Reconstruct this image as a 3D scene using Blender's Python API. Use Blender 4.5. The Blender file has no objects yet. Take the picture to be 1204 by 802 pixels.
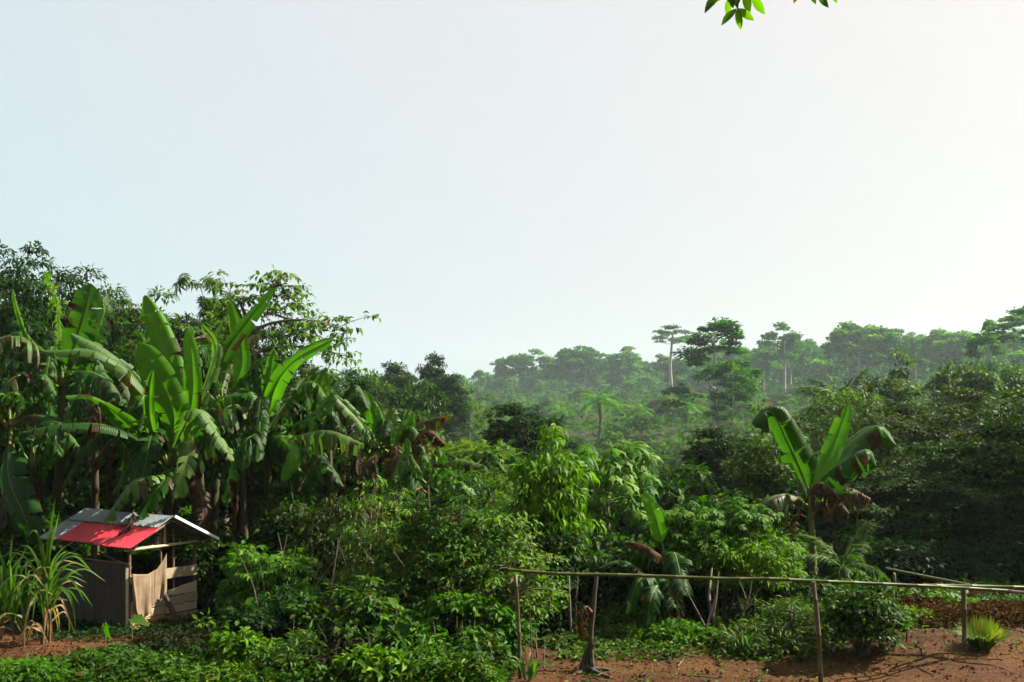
import bpy, math, random
import numpy as np
from mathutils import Vector

# ------------------------------------------------------------------ camera, sky, sun, exposure
sc = bpy.context.scene
COL = sc.collection
F, CX, HY, CH = 1156.0, 602.0, 500.0, 3.05        # focal length (px of a 1204 px frame), centre, horizon row, eye height
cam = bpy.data.cameras.new('camera')
cam.sensor_width = 36.0
cam.lens = 36.0 * F / 1204.0
cam.shift_y = (HY - 401.0) / 1204.0
cam.clip_start = 0.1
cam.clip_end = 4000.0
camo = bpy.data.objects.new('camera', cam)
COL.objects.link(camo)
camo.location = (0, 0, CH)
camo.rotation_euler = (math.radians(90), 0, 0)
sc.camera = camo

SUN_EL, SUN_AZ = math.radians(42), math.radians(75)      # azimuth clockwise from +Y
w = bpy.data.worlds.new('World')
sc.world = w
w.use_nodes = True
nt = w.node_tree
bg = nt.nodes['Background']
sky = nt.nodes.new('ShaderNodeTexSky')
sky.sky_type = 'NISHITA'
sky.sun_disc = False
sky.sun_elevation = SUN_EL
sky.sun_rotation = SUN_AZ
sky.air_density = 1.0
sky.dust_density = 6.0
sky.ozone_density = 1.0
hs = nt.nodes.new('ShaderNodeHueSaturation')
hs.inputs['Saturation'].default_value = 0.85
nt.links.new(sky.outputs['Color'], hs.inputs['Color'])
# haze veil over the whole dome: cool away from the sun, warm towards it
tcw = nt.nodes.new('ShaderNodeTexCoord')
dp_ = nt.nodes.new('ShaderNodeVectorMath')
dp_.operation = 'DOT_PRODUCT'
dp_.inputs[1].default_value = (math.sin(SUN_AZ) * math.cos(SUN_EL), math.cos(SUN_AZ) * math.cos(SUN_EL), math.sin(SUN_EL))
nt.links.new(tcw.outputs['Generated'], dp_.inputs[0])
mr = nt.nodes.new('ShaderNodeMapRange')
mr.inputs['From Min'].default_value = -0.2
mr.inputs['From Max'].default_value = 0.70
nt.links.new(dp_.outputs['Value'], mr.inputs['Value'])
veil = nt.nodes.new('ShaderNodeMix')
veil.data_type = 'RGBA'
veil.inputs[6].default_value = (2.92, 3.62, 3.90, 1)
veil.inputs[7].default_value = (3.95, 3.74, 3.58, 1)
nt.links.new(mr.outputs[0], veil.inputs[0])
hz = nt.nodes.new('ShaderNodeMix')
hz.data_type = 'RGBA'
hz.inputs[0].default_value = 0.87
nt.links.new(hs.outputs['Color'], hz.inputs[6])
nt.links.new(veil.outputs[2], hz.inputs[7])
nt.links.new(hz.outputs[2], bg.inputs['Color'])
bg.inputs['Strength'].default_value = 0.056

sl = bpy.data.lights.new('sun', 'SUN')
sl.energy = 5.0
sl.angle = math.radians(1.0)
sl.color = (1.0, 0.93, 0.80)
so = bpy.data.objects.new('sun', sl)
COL.objects.link(so)
sdir = Vector((math.sin(SUN_AZ) * math.cos(SUN_EL), math.cos(SUN_AZ) * math.cos(SUN_EL), math.sin(SUN_EL)))
so.rotation_euler = sdir.to_track_quat('Z', 'Y').to_euler()
so.location = (20, 10, 40)

sc.view_settings.view_transform = 'Standard'
sc.view_settings.look = 'None'
sc.view_settings.gamma = 1.0
sc.view_settings.exposure = 2.0
sc.view_settings.use_curve_mapping = False
sc.render.engine = 'CYCLES'
cy = sc.cycles
cy.max_bounces = 5
cy.diffuse_bounces = 2
cy.glossy_bounces = 2
cy.transmission_bounces = 4
cy.volume_bounces = 1
cy.use_denoising = True
cy.use_adaptive_sampling = True
cy.adaptive_threshold = 0.02
cy.sample_clamp_indirect = 4.0
cy.caustics_reflective = False
cy.caustics_refractive = False

R = np.random.default_rng(11)
rnd = random.Random(5)


def nrm(v):
    v = np.asarray(v, float)
    return v / np.maximum(np.linalg.norm(v, axis=-1, keepdims=True), 1e-9)


def smooth(t):
    t = np.clip(t, 0, 1)
    return t * t * (3 - 2 * t)


def fnoise(x, y, seed, freq, octv=4):
    """smooth pseudo noise from rotated sines, about -1..1"""
    g = np.random.default_rng(seed)
    out = 0
    amp = 1.0
    for o in range(octv):
        for k in range(3):
            a = g.uniform(0, 6.283)
            ph = g.uniform(0, 6.283)
            q = freq * (1.0 + g.uniform(-.3, .3))
            out = out + amp * np.sin((x * math.cos(a) + y * math.sin(a)) * q + ph + 1.3 * np.sin((y * math.cos(a) - x * math.sin(a)) * q * .7 + ph * 2)) / 3
        amp *= .5
        freq *= 2.03
    return out


def ground_z(x, y):
    x = np.asarray(x, float)
    y = np.asarray(y, float)
    a = np.clip(x / np.maximum(y, 25.0) / .5, 0, 1.2)
    far = smooth((y - 30) / 80)
    yy = y * (1 + .45 * smooth(a) * far)
    z = np.interp(yy, [-200, 13, 30, 60, 100, 150, 200, 260, 340, 450, 600, 1600],
                  [0, 0, -.6, -1.7, -2.2, -1.2, 1.2, 4.5, 8.5, 13.5, 20, 40])
    z = z + .27 * smooth((x - 3.6) / 1.8) * np.exp(-((y - 14) / 4.5) ** 2)
    z = z + .5 * far * fnoise(x, y, 3, .03, 2) + 4 * smooth((y - 250) / 300) * fnoise(x, y, 4, .012, 2)
    near = smooth((24 - y) / 6) * smooth((y - 2) / 4)
    z = z + near * (.045 * fnoise(x, y, 7, 1.1, 4) + .020 * fnoise(x, y, 8, 6.0, 3))
    return z


def gz(x, y):
    return float(ground_z(x, y))


def at(px, py, Y):
    """point at depth Y that stands at this place in the frame"""
    return np.array([(px - CX) * Y / F, Y, CH - (py - HY) * Y / F])


def foot(px, Y):
    x = (px - CX) * Y / F
    return np.array([x, Y, gz(x, Y)])


# ------------------------------------------------------------------ mesh helpers
class MB:
    """collects triangles/quads with material index and float attributes"""

    def __init__(s):
        s.v, s.f, s.m, s.at, s.n = [], [], [], {}, 0

    def add(s, v, f, mi=0, **attrs):
        v = np.asarray(v, float).reshape(-1, 3)
        f = np.asarray(f, int)
        if f.shape[1] == 3:
            f = np.hstack([f, np.full((len(f), 1), -1)])
        g = f + s.n
        g[f < 0] = -1
        s.v.append(v)
        s.f.append(g)
        s.m.append(np.full(len(f), mi))
        for k in set(list(attrs) + list(s.at)):
            lst = s.at.setdefault(k, [np.zeros(s.n)] if s.n else [])
            a = attrs.get(k, 0.0)
            lst.append(np.broadcast_to(np.asarray(a, float), (len(v),)).copy())
        s.n += len(v)
        return s

    def mesh(s, name, mats, smooth_shade=True):
        me = bpy.data.meshes.new(name)
        v = np.vstack(s.v)
        f = np.vstack(s.f)
        mi = np.concatenate(s.m)
        cnt = np.where(f[:, 3] < 0, 3, 4)
        start = np.concatenate([[0], np.cumsum(cnt)[:-1]])
        loops = f[f >= 0]
        me.vertices.add(len(v))
        me.vertices.foreach_set('co', v.astype(np.float32).ravel())
        me.loops.add(len(loops))
        me.loops.foreach_set('vertex_index', loops.astype(np.int32))
        me.polygons.add(len(f))
        me.polygons.foreach_set('loop_start', start.astype(np.int32))
        me.polygons.foreach_set('material_index', mi.astype(np.int32))
        me.polygons.foreach_set('use_smooth', np.full(len(f), smooth_shade))
        for k, lst in s.at.items():
            a = me.attributes.new(k, 'FLOAT', 'POINT')
            a.data.foreach_set('value', np.concatenate(lst).astype(np.float32))
        for m in (mats if isinstance(mats, (list, tuple)) else [mats]):
            me.materials.append(m)
        me.update(calc_edges=True)
        return me

    def build(s, name, mats, parent=None, smooth_shade=True):
        return link(name, s.mesh(name, mats, smooth_shade), parent)


def link(name, data, parent=None):
    o = bpy.data.objects.new(name, data)
    COL.objects.link(o)
    if parent is not None:
        o.parent = parent
        o.matrix_parent_inverse.identity()
    return o


def tag(o, label=None, cat=None, group=None, kind=None):
    if label:
        o['label'] = label
    if cat:
        o['category'] = cat
    if group:
        o['group'] = group
    if kind:
        o['kind'] = kind
    return o


def thing(name, label, cat, loc=(0, 0, 0), rz=0.0, group=None):
    o = link(name, None)
    o.empty_display_size = .2
    o.location = loc
    o.rotation_euler = (0, 0, rz)
    return tag(o, label, cat, group)


def spline(pts, n):
    """Catmull-Rom through pts, n samples"""
    p = np.asarray(pts, float)
    if len(p) == 2:
        t = np.linspace(0, 1, n)[:, None]
        return p[0] * (1 - t) + p[1] * t
    q = np.vstack([2 * p[0] - p[1], p, 2 * p[-1] - p[-2]])
    d = np.linalg.norm(np.diff(p, axis=0), axis=1)
    cum = np.concatenate([[0], np.cumsum(d)])
    ts = np.linspace(0, cum[-1], n)
    out = np.zeros((n, 3))
    for i, t in enumerate(ts):
        k = min(max(np.searchsorted(cum, t, side='right') - 1, 0), len(p) - 2)
        u = (t - cum[k]) / max(d[k], 1e-9)
        a, b, c, e = q[k], q[k + 1], q[k + 2], q[k + 3]
        out[i] = .5 * ((2 * b) + (-a + c) * u + (2 * a - 5 * b + 4 * c - e) * u * u + (-a + 3 * b - 3 * c + e) * u ** 3)
    return out


def tube(mb, path, rad, sides=6, mi=0, cap=True, **attrs):
    p = np.asarray(path, float)
    n = len(p)
    r = np.broadcast_to(np.asarray(rad, float), (n,))
    t = nrm(np.gradient(p, axis=0))
    ref = np.array([0, 0, 1.0]) if abs(t[:, 2]).mean() < .9 else np.array([1.0, 0, 0])
    a = nrm(np.cross(t, ref))
    b = np.cross(t, a)
    th = np.arange(sides) * 2 * math.pi / sides
    v = p[:, None] + r[:, None, None] * (a[:, None] * np.cos(th)[None, :, None] + b[:, None] * np.sin(th)[None, :, None])
    v = v.reshape(-1, 3)
    i = np.arange(n - 1)[:, None] * sides
    j = np.arange(sides)[None]
    k = (j + 1) % sides
    f = np.stack([i + j, i + k, i + sides + k, i + sides + j], -1).reshape(-1, 4)
    mb.add(v, f, mi, **attrs)
    if cap:
        for e, o in ((0, -1), (n - 1, 1)):
            vv = np.vstack([v[e * sides:(e + 1) * sides], p[e]])
            ff = np.stack([np.arange(sides), (np.arange(sides) + 1) % sides, np.full(sides, sides)], -1)
            if o < 0:
                ff = ff[:, ::-1]
            mb.add(vv, ff, mi, **{q: (np.asarray(x).ravel()[0] if np.ndim(x) else x) for q, x in attrs.items()})
    return mb


def box(mb, c, ax, ay, az, hx, hy, hz, mi=0, jit=0.0):
    ax, ay, az = (np.asarray(q, float) for q in (ax, ay, az))
    v = np.array([np.asarray(c) + sx * hx * ax + sy * hy * ay + sz * hz * az for sz in (-1, 1) for sy in (-1, 1) for sx in (-1, 1)])
    if jit:
        v = v + R.uniform(-jit, jit, v.shape)
    f = [[0, 2, 3, 1], [4, 5, 7, 6], [0, 1, 5, 4], [2, 6, 7, 3], [0, 4, 6, 2], [1, 3, 7, 5]]
    return mb.add(v, f, mi)


# leaf templates: x along the leaf, y across, z up; length 1
def t_leaf(wd, fold=.10, bend=-.14, peak=.42):
    v = [[0, 0, 0], [peak, 0, 0.02], [1, 0, bend], [peak, wd, fold * wd * 4], [peak, -wd, fold * wd * 4]]
    f = [[0, 4, 1], [0, 1, 3], [1, 4, 2], [1, 2, 3]]
    return np.array(v, float), np.array(f)


def t_leaf2(wd, fold=.10, bend=-.22):
    v = [[0, 0, 0], [.3, 0, .03], [.65, 0, 0], [1, 0, bend],
         [.28, wd * .9, fold * wd * 4], [.62, wd * .8, fold * wd * 3], [.28, -wd * .9, fold * wd * 4], [.62, -wd * .8, fold * wd * 3]]
    f = [[0, 6, 1, -1], [0, 1, 4, -1], [1, 6, 7, 2], [4, 1, 2, 5], [2, 7, 3, -1], [5, 2, 3, -1]]
    return np.array(v, float), np.array(f)


def t_quad(wd=.35):
    return np.array([[0, 0, 0], [.5, wd, .06], [1, 0, -.06], [.5, -wd, .06]], float), np.array([[0, 3, 2, 1]])


def t_palmate(n=7, spread=220, wl=.085, droop=-.3, short=.35):
    V, Fc = [], []
    for i, a in enumerate(np.radians(np.linspace(-spread / 2, spread / 2, n))):
        L = .62 * (1 - short * abs(a) / math.radians(max(spread / 2, 1)))
        c, s = math.cos(a), math.sin(a)
        k = len(V)
        for (x, y, z) in ((0.03, 0, 0), (.5 * L, wl, .03), (L, 0, droop * L), (.5 * L, -wl, .03)):
            V.append([.38 + x * c - y * s, x * s + y * c, z])
        Fc.append([k, k + 3, k + 2, k + 1])
    return np.array(V, float), np.array(Fc)


def t_pinnate(n=6, wl=.055, ll=.24, droop=-.12):
    V, Fc = [], []
    for i in range(n):
        x0 = .15 + .8 * i / n
        for sd in (-1, 1):
            k = len(V)
            L = ll * (1 - .5 * abs(i / n - .4))
            dx, dy = .5, .86 * sd
            for (u, vv, z) in ((0, 0, 0), (.5, wl, .02), (1, 0, -.06), (.5, -wl, .02)):
                V.append([x0 + u * L * dx - vv * dy, u * L * dy + vv * dx, droop * x0 * x0 + z])
            Fc.append([k, k + 3, k + 2, k + 1] if sd > 0 else [k, k + 1, k + 2, k + 3])
    return np.array(V, float), np.array(Fc)


T_OV, T_LA, T_OV2, T_Q = t_leaf(.24), t_leaf(.13, bend=-.2), t_leaf2(.27), t_quad()
T_LANCE2 = t_leaf2(.12, bend=-.3)
T_PAL, T_UMB, T_PIN = t_palmate(), t_palmate(10, 320, .075, -.35, .1), t_pinnate()
T_HEART = (np.array([[.12, 0, 0], [-.1, .22, .05], [.25, .36, .06], [.65, .22, 0], [1, 0, -.2], [.65, -.22, 0], [.25, -.36, .06], [-.1, -.22, .05], [.5, 0, .02]], float),
           np.array([[0, 8, 2, 1], [8, 4, 3, 2], [0, 7, 6, 8], [8, 6, 5, 4]]))


def cloud(mb, tpl, pos, d, n, size, mi=0, **attrs):
    """scatter leaf template: many leaves, each turned its own way"""
    V, Fc = tpl
    N = len(pos)
    if N == 0:
        return mb
    if Fc.shape[1] == 3:
        Fc = np.hstack([Fc, np.full((len(Fc), 1), -1)])
    x = nrm(d)
    z = nrm(n - (n * x).sum(1, keepdims=True) * x)
    y = np.cross(z, x)
    s = np.broadcast_to(np.asarray(size, float), (N,))
    P = pos[:, None] + s[:, None, None] * (V[None, :, 0, None] * x[:, None] + V[None, :, 1, None] * y[:, None] + V[None, :, 2, None] * z[:, None])
    nv = len(V)
    off = (np.arange(N) * nv)[:, None, None]
    FF = np.where(Fc[None] < 0, -1, Fc[None] + off).reshape(-1, 4)
    at2 = {k: (np.repeat(np.asarray(a), nv) if np.ndim(a) else a) for k, a in attrs.items()}
    mb.add(P.reshape(-1, 3), FF, mi, **at2)
    return mb


def rdirs(n, g=R):
    return nrm(g.normal(size=(n, 3)))


# ------------------------------------------------------------------ materials
def newmat(name):
    m = bpy.data.materials.new(name)
    m.use_nodes = True
    t = m.node_tree
    t.nodes.clear()
    return m, t, t.nodes.new, t.links.new


def out(t, L, sh):
    o = t.nodes.new('ShaderNodeOutputMaterial')
    L(sh, o.inputs['Surface'])


def ramp(t, fac, stops, L):
    r = t.nodes.new('ShaderNodeValToRGB')
    e = r.color_ramp.elements
    while len(e) < len(stops):
        e.new(.5)
    for q, (p, c) in zip(e, stops):
        q.position = p
        q.color = (*c, 1)
    L(fac, r.inputs['Fac'])
    return r.outputs['Color']


def mixc(t, L, fac, a, b, mode='MIX'):
    m = t.nodes.new('ShaderNodeMix')
    m.data_type = 'RGBA'
    m.blend_type = mode
    for s, v in ((m.inputs[0], fac), (m.inputs[6], a), (m.inputs[7], b)):
        if isinstance(v, (int, float)):
            s.default_value = v
        elif isinstance(v, tuple):
            s.default_value = (*v, 1) if len(v) == 3 else v
        else:
            L(v, s)
    return m.outputs[2]


def math_n(t, L, op, a, b=None, clamp=False):
    m = t.nodes.new('ShaderNodeMath')
    m.operation = op
    m.use_clamp = clamp
    for s, v in zip(m.inputs, (a, b)):
        if v is None:
            continue
        if isinstance(v, (int, float)):
            s.default_value = v
        else:
            L(v, s)
    return m.outputs[0]


def noise(t, L, scale, detail=4, rough=.55, vec=None):
    n = t.nodes.new('ShaderNodeTexNoise')
    n.inputs['Scale'].default_value = scale
    n.inputs['Detail'].default_value = detail
    n.inputs['Roughness'].default_value = rough
    if vec is not None:
        L(vec, n.inputs['Vector'])
    return n.outputs['Fac']


def bump(t, L, h, strength=.4, dist=.02):
    b = t.nodes.new('ShaderNodeBump')
    b.inputs['Strength'].default_value = strength
    b.inputs['Distance'].default_value = dist
    L(h, b.inputs['Height'])
    return b.outputs['Normal']


def principled(t, L, col, rough=.5, spec=.4, normal=None, **kw):
    p = t.nodes.new('ShaderNodeBsdfPrincipled')
    if isinstance(col, tuple):
        p.inputs['Base Color'].default_value = (*col, 1)
    else:
        L(col, p.inputs['Base Color'])
    if isinstance(rough, (int, float)):
        p.inputs['Roughness'].default_value = rough
    else:
        L(rough, p.inputs['Roughness'])
    p.inputs['Specular IOR Level'].default_value = spec
    if normal is not None:
        L(normal, p.inputs['Normal'])
    for k, v in kw.items():
        p.inputs[k].default_value = v
    return p.outputs[0]


def leafy(t, L, col, trans, rough, spec, normal=None, tint=(1.10, 1.30, .35)):
    p = principled(t, L, col, rough, spec, normal)
    tr = t.nodes.new('ShaderNodeBsdfTranslucent')
    L(mixc(t, L, 1.0, col, tint, 'MULTIPLY'), tr.inputs['Color'])
    mx = t.nodes.new('ShaderNodeMixShader')
    mx.inputs[0].default_value = trans
    L(p, mx.inputs[1])
    L(tr.outputs[0], mx.inputs[2])
    return mx.outputs[0]


def leaf_mat(name, c1, c2, c3=None, trans=.40, rough=.58, spec=.14, dead=0.0, deadc=(.13, .06, .02), vary=.24):
    m, t, N, L = newmat(name)
    g = N('ShaderNodeNewGeometry')
    c3 = c3 or c2
    if not any(q in name for q in ('dry', 'red', 'orange', 'purple')):
        c1, c2, c3 = (tuple(np.array(q) * ((.90, 1.08, .56) if 'olive' not in name and 'yellow' not in name else (.82, 1.08, .65))) for q in (c1, c2, c3))
    st = [(0, c1), (.5, c2), (.97 - dead, c3)]
    if dead:
        st.append((.985 - dead, deadc))
    col = ramp(t, g.outputs['Random Per Island'], st, L)
    oi = N('ShaderNodeObjectInfo')
    h = N('ShaderNodeHueSaturation')
    h.inputs['Saturation'].default_value = 1.06
    L(col, h.inputs['Color'])
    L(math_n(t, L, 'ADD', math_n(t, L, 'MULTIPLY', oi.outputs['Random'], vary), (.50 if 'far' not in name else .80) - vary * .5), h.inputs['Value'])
    L(math_n(t, L, 'ADD', math_n(t, L, 'MULTIPLY', oi.outputs['Random'], -.03), .515), h.inputs['Hue'])
    out(t, L, leafy(t, L, h.outputs['Color'], trans, rough, spec))
    return m


def bark_mat(name, c1, c2, scale=9, stretch=.25):
    m, t, N, L = newmat(name)
    tc = N('ShaderNodeTexCoord')
    mp = N('ShaderNodeMapping')
    mp.inputs['Scale'].default_value = (1, 1, stretch)
    L(tc.outputs['Object'], mp.inputs['Vector'])
    n = noise(t, L, scale, 6, .65, mp.outputs['Vector'])
    col = ramp(t, n, [(.3, c1), (.7, c2)], L)
    out(t, L, principled(t, L, col, .85, .2, bump(t, L, n, .6, .02)))
    return m


def blade_mat(name, mature, fresh, dryc1, dryc2, veins=True, trans=.42, spec=.13, rough=.45):
    """banana / cane blades: attributes across, along, fresh, dry come with the mesh"""
    m, t, N, L = newmat(name)

    def attr(nm):
        a = N('ShaderNodeAttribute')
        a.attribute_name = nm
        return a.outputs['Fac']
    oi = N('ShaderNodeObjectInfo')
    tc = N('ShaderNodeTexCoord')
    ns = noise(t, L, 5.0, 5, .6, tc.outputs['Object'])
    col = mixc(t, L, attr('fresh'), mature, fresh)
    ac = math_n(t, L, 'ABSOLUTE', attr('across'))
    hv = None
    if veins:
        fr = math_n(t, L, 'SINE', math_n(t, L, 'MULTIPLY', attr('along'), 420.0))
        col = mixc(t, L, math_n(t, L, 'MULTIPLY', math_n(t, L, 'ADD', fr, 1.0), .10), col, mixc(t, L, 1.0, col, (1.5, 1.4, 1.2), 'MULTIPLY'))
        hv = bump(t, L, fr, .25, .01)
    h = N('ShaderNodeHueSaturation')
    L(col, h.inputs['Color'])
    L(math_n(t, L, 'ADD', math_n(t, L, 'ADD', math_n(t, L, 'MULTIPLY', oi.outputs['Random'], .26), .22), math_n(t, L, 'MULTIPLY', ns, .5)), h.inputs['Value'])
    dc = ramp(t, noise(t, L, 14.0, 4, .6, tc.outputs['Object']), [(.3, dryc1), (.7, dryc2)], L)
    dm = math_n(t, L, 'ADD', math_n(t, L, 'MULTIPLY', attr('dry'), 1.7), math_n(t, L, 'MULTIPLY', math_n(t, L, 'SUBTRACT', ns, .62), 1.2))
    dm = math_n(t, L, 'ADD', dm, math_n(t, L, 'MULTIPLY', math_n(t, L, 'POWER', ac, 6.0), math_n(t, L, 'MULTIPLY', attr('dry'), 1.2)))
    dm = math_n(t, L, 'MULTIPLY', math_n(t, L, 'SUBTRACT', dm, .25), 3.0, True)
    col2 = mixc(t, L, dm, h.outputs['Color'], dc)
    out(t, L, leafy(t, L, col2, trans, rough, spec, hv, (1.15, 1.35, .3)))
    return m


M = {}
M['leaf_olive'] = leaf_mat('leaf_olive', (.045, .095, .012), (.105, .190, .022), (.24, .32, .085), dead=.014)
M['leaf_cassava'] = leaf_mat('leaf_cassava', (.035, .10, .014), (.075, .175, .022), (.17, .29, .055))
M['leaf_lime'] = leaf_mat('leaf_lime', (.050, .125, .010), (.100, .225, .016), (.19, .34, .03), trans=.45)
M['leaf_bough'] = leaf_mat('leaf_bough', (.16, .32, .02), (.22, .40, .025), trans=.6)
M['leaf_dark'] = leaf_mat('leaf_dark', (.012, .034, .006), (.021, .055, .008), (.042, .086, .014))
M['leaf_mid'] = leaf_mat('leaf_mid', (.026, .066, .011), (.054, .115, .018), (.125, .20, .038), dead=.004)
M['leaf_yellow'] = leaf_mat('leaf_yellow', (.06, .105, .012), (.105, .16, .016), (.15, .19, .02), trans=.45)
M['leaf_brownish'] = leaf_mat('leaf_brownish', (.022, .044, .006), (.040, .068, .009), (.080, .105, .018), dead=.003)
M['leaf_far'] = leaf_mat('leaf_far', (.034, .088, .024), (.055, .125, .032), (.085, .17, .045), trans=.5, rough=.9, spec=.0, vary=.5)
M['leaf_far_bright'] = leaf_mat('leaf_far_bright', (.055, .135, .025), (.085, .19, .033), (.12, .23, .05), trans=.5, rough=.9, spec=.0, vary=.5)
M['leaf_valley'] = leaf_mat('leaf_valley', (.045, .110, .018), (.080, .165, .026), (.13, .21, .04), rough=.9, spec=.0)
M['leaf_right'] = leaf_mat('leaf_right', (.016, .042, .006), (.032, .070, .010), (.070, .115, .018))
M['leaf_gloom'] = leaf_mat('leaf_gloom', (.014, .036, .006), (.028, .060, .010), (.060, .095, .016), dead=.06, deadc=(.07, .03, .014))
M['leaf_purple'] = leaf_mat('leaf_purple', (.018, .030, .010), (.032, .038, .016), (.055, .052, .026), rough=.8, spec=.03, trans=.25)
M['leaf_red'] = leaf_mat('leaf_red', (.16, .02, .015), (.26, .04, .025), (.32, .10, .03))
M['leaf_dry'] = leaf_mat('leaf_dry', (.040, .015, .008), (.085, .034, .017), (.155, .080, .042), trans=.15, rough=.9, spec=.0)
M['leaf_orange'] = leaf_mat('leaf_orange', (.28, .10, .015), (.40, .17, .02), trans=.4)
M['leaf_grass'] = leaf_mat('leaf_grass', (.07, .14, .012), (.13, .24, .02), (.26, .34, .07), dead=.02, deadc=(.3, .2, .08))
M['bark'] = bark_mat('bark', (.022, .016, .011), (.065, .05, .036))
M['bark_pale'] = bark_mat('bark_pale', (.15, .13, .10), (.32, .29, .24), 5, .12)
M['bark_grey'] = bark_mat('bark_grey', (.055, .044, .032), (.14, .115, .085))
M['bark_green'] = bark_mat('bark_green', (.05, .07, .02), (.12, .14, .05))
M['dead_wood'] = bark_mat('dead_wood', (.014, .010, .008), (.075, .058, .044), 12, .12)
M['banana_blade'] = blade_mat('banana_blade', (.013, .060, .008), (.120, .360, .010), (.014, .006, .004), (.060, .026, .012))
M['banana_pale'] = blade_mat('banana_pale', (.048, .110, .024), (.16, .33, .04), (.022, .012, .008), (.085, .05, .025), rough=.45, spec=.2)
M['cane_blade'] = blade_mat('cane_blade', (.045, .125, .016), (.11, .25, .025), (.16, .10, .05), (.34, .24, .13), veins=False)
M['grass_blade'] = blade_mat('grass_blade', (.12, .20, .02), (.26, .40, .04), (.16, .10, .05), (.34, .24, .13), veins=False)
M['midrib'] = bark_mat('midrib', (.075, .115, .02), (.14, .17, .04), 6, .3)
M['midrib_dry'] = bark_mat('midrib_dry', (.07, .035, .015), (.15, .085, .035), 6, .3)
M['stem_green'] = bark_mat('stem_green', (.045, .03, .012), (.15, .19, .04), 3, .12)
M['pseudostem'] = bark_mat('pseudostem', (.018, .011, .006), (.062, .058, .016), 4, .2)


def bamboo_mat(name, c1, c2, c3):
    m, t, N, L = newmat(name)
    a = N('ShaderNodeAttribute')
    a.attribute_name = 'node'
    tc = N('ShaderNodeTexCoord')
    n = noise(t, L, 6, 5, .6, tc.outputs['Object'])
    col = ramp(t, n, [(.3, c1), (.7, c2)], L)
    col = mixc(t, L, a.outputs['Fac'], col, c3)
    out(t, L, principled(t, L, col, .5, .2, bump(t, L, n, .15, .01)))
    return m


M['bamboo'] = bamboo_mat('bamboo', (.022, .036, .005), (.062, .068, .010), (.10, .08, .03))
M['bamboo_pale'] = bamboo_mat('bamboo_pale', (.06, .072, .03), (.11, .115, .055), (.06, .05, .025))
M['bamboo_post'] = bamboo_mat('bamboo_post', (.050, .040, .018), (.10, .078, .036), (.035, .025, .015))


def ground_mat():
    m, t, N, L = newmat('ground_soil')
    a = N('ShaderNodeAttribute')
    a.attribute_name = 'soil'
    tc = N('ShaderNodeTexCoord')
    v = tc.outputs['Object']
    n1, n2, n3 = noise(t, L, .9, 6, .6, v), noise(t, L, 9, 6, .7, v), noise(t, L, 55, 3, .6, v)
    red = ramp(t, n1, [(.32, (.038, .015, .006)), (.50, (.084, .036, .012)), (.70, (.140, .064, .023))], L)
    red = mixc(t, L, math_n(t, L, 'MULTIPLY', n2, .6), red, (.042, .017, .008))
    floor = ramp(t, n2, [(.3, (.012, .011, .006)), (.7, (.036, .027, .015))], L)
    fac = math_n(t, L, 'ADD', a.outputs['Fac'], math_n(t, L, 'MULTIPLY', math_n(t, L, 'SUBTRACT', n2, .5), .5), True)
    col = mixc(t, L, fac, floor, red)
    hgt = math_n(t, L, 'ADD', math_n(t, L, 'MULTIPLY', n2, 1.0), math_n(t, L, 'MULTIPLY', n3, .35))
    out(t, L, principled(t, L, col, .95, .1, bump(t, L, hgt, 1.0, .09)))
    return m


M['ground'] = ground_mat()

# ------------------------------------------------------------------ ground
xs = np.unique(np.round(np.concatenate([np.linspace(-700, -60, 40), np.linspace(-60, -11, 50), np.linspace(-11, 11, 180), np.linspace(11, 60, 50), np.linspace(60, 700, 40)]), 4))
ys = np.unique(np.round(np.concatenate([np.linspace(-60, 8, 25), np.linspace(8, 20, 120), np.linspace(20, 80, 60), np.linspace(80, 950, 110)]), 4))
XX, YY = np.meshgrid(xs, ys)
ZZ = ground_z(XX, YY)
vv = np.stack([XX, YY, ZZ], -1).reshape(-1, 3)
nx, ny = len(xs), len(ys)
ii = (np.arange(ny - 1)[:, None] * nx + np.arange(nx - 1)[None]).reshape(-1)
ff = np.stack([ii, ii + 1, ii + nx + 1, ii + nx], -1)
px_ = CX + F * XX / np.maximum(YY, 1)
soil = smooth((15.2 - YY + .6 * fnoise(XX, YY, 21, .9, 2)) / 1.2)
soil = np.maximum(soil, smooth((18.5 - YY) / 1.5) * smooth((XX - 4.5) / 1.0) * .75)
soil = soil * (YY > -60)
gm = MB()
gm.add(vv, ff, 0, soil=soil.reshape(-1))
ground = tag(gm.build('ground', M['ground']), 'red brown laterite soil of the yard running out into the green valley', 'ground', kind='structure')


# ------------------------------------------------------------------ trees and shrubs
def leaves(mb, C, rad, per, tpl, size, g, flat=.7, droop=.35, updir=.6, shell=.45, mi=0, jit=.5):
    """leaves gathered round twig ends: C (n,3) clump centres, rad (n,) their radii"""
    n = len(C)
    per = np.broadcast_to(np.asarray(per), (n,)).astype(int)
    idx = np.repeat(np.arange(n), per)
    N = len(idx)
    u = rdirs(N, g)
    u[:, 2] = np.where(u[:, 2] < -.2, -u[:, 2] * .6, u[:, 2])
    rr = g.uniform(shell ** 3, 1, N) ** (1 / 3)
    p = C[idx] + u * (rad[idx] * rr)[:, None] * np.array([1, 1, flat])
    d = nrm(u * np.array([1, 1, .5]) + np.array([0, 0, -droop]) + jit * g.normal(size=(N, 3)) * .6)
    nn = nrm(u * .5 + np.array([0, 0, updir]) + jit * g.normal(size=(N, 3)) * .55)
    cloud(mb, tpl, p, d, nn, size * g.uniform(.65, 1.3, N), mi)
    return mb


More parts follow.
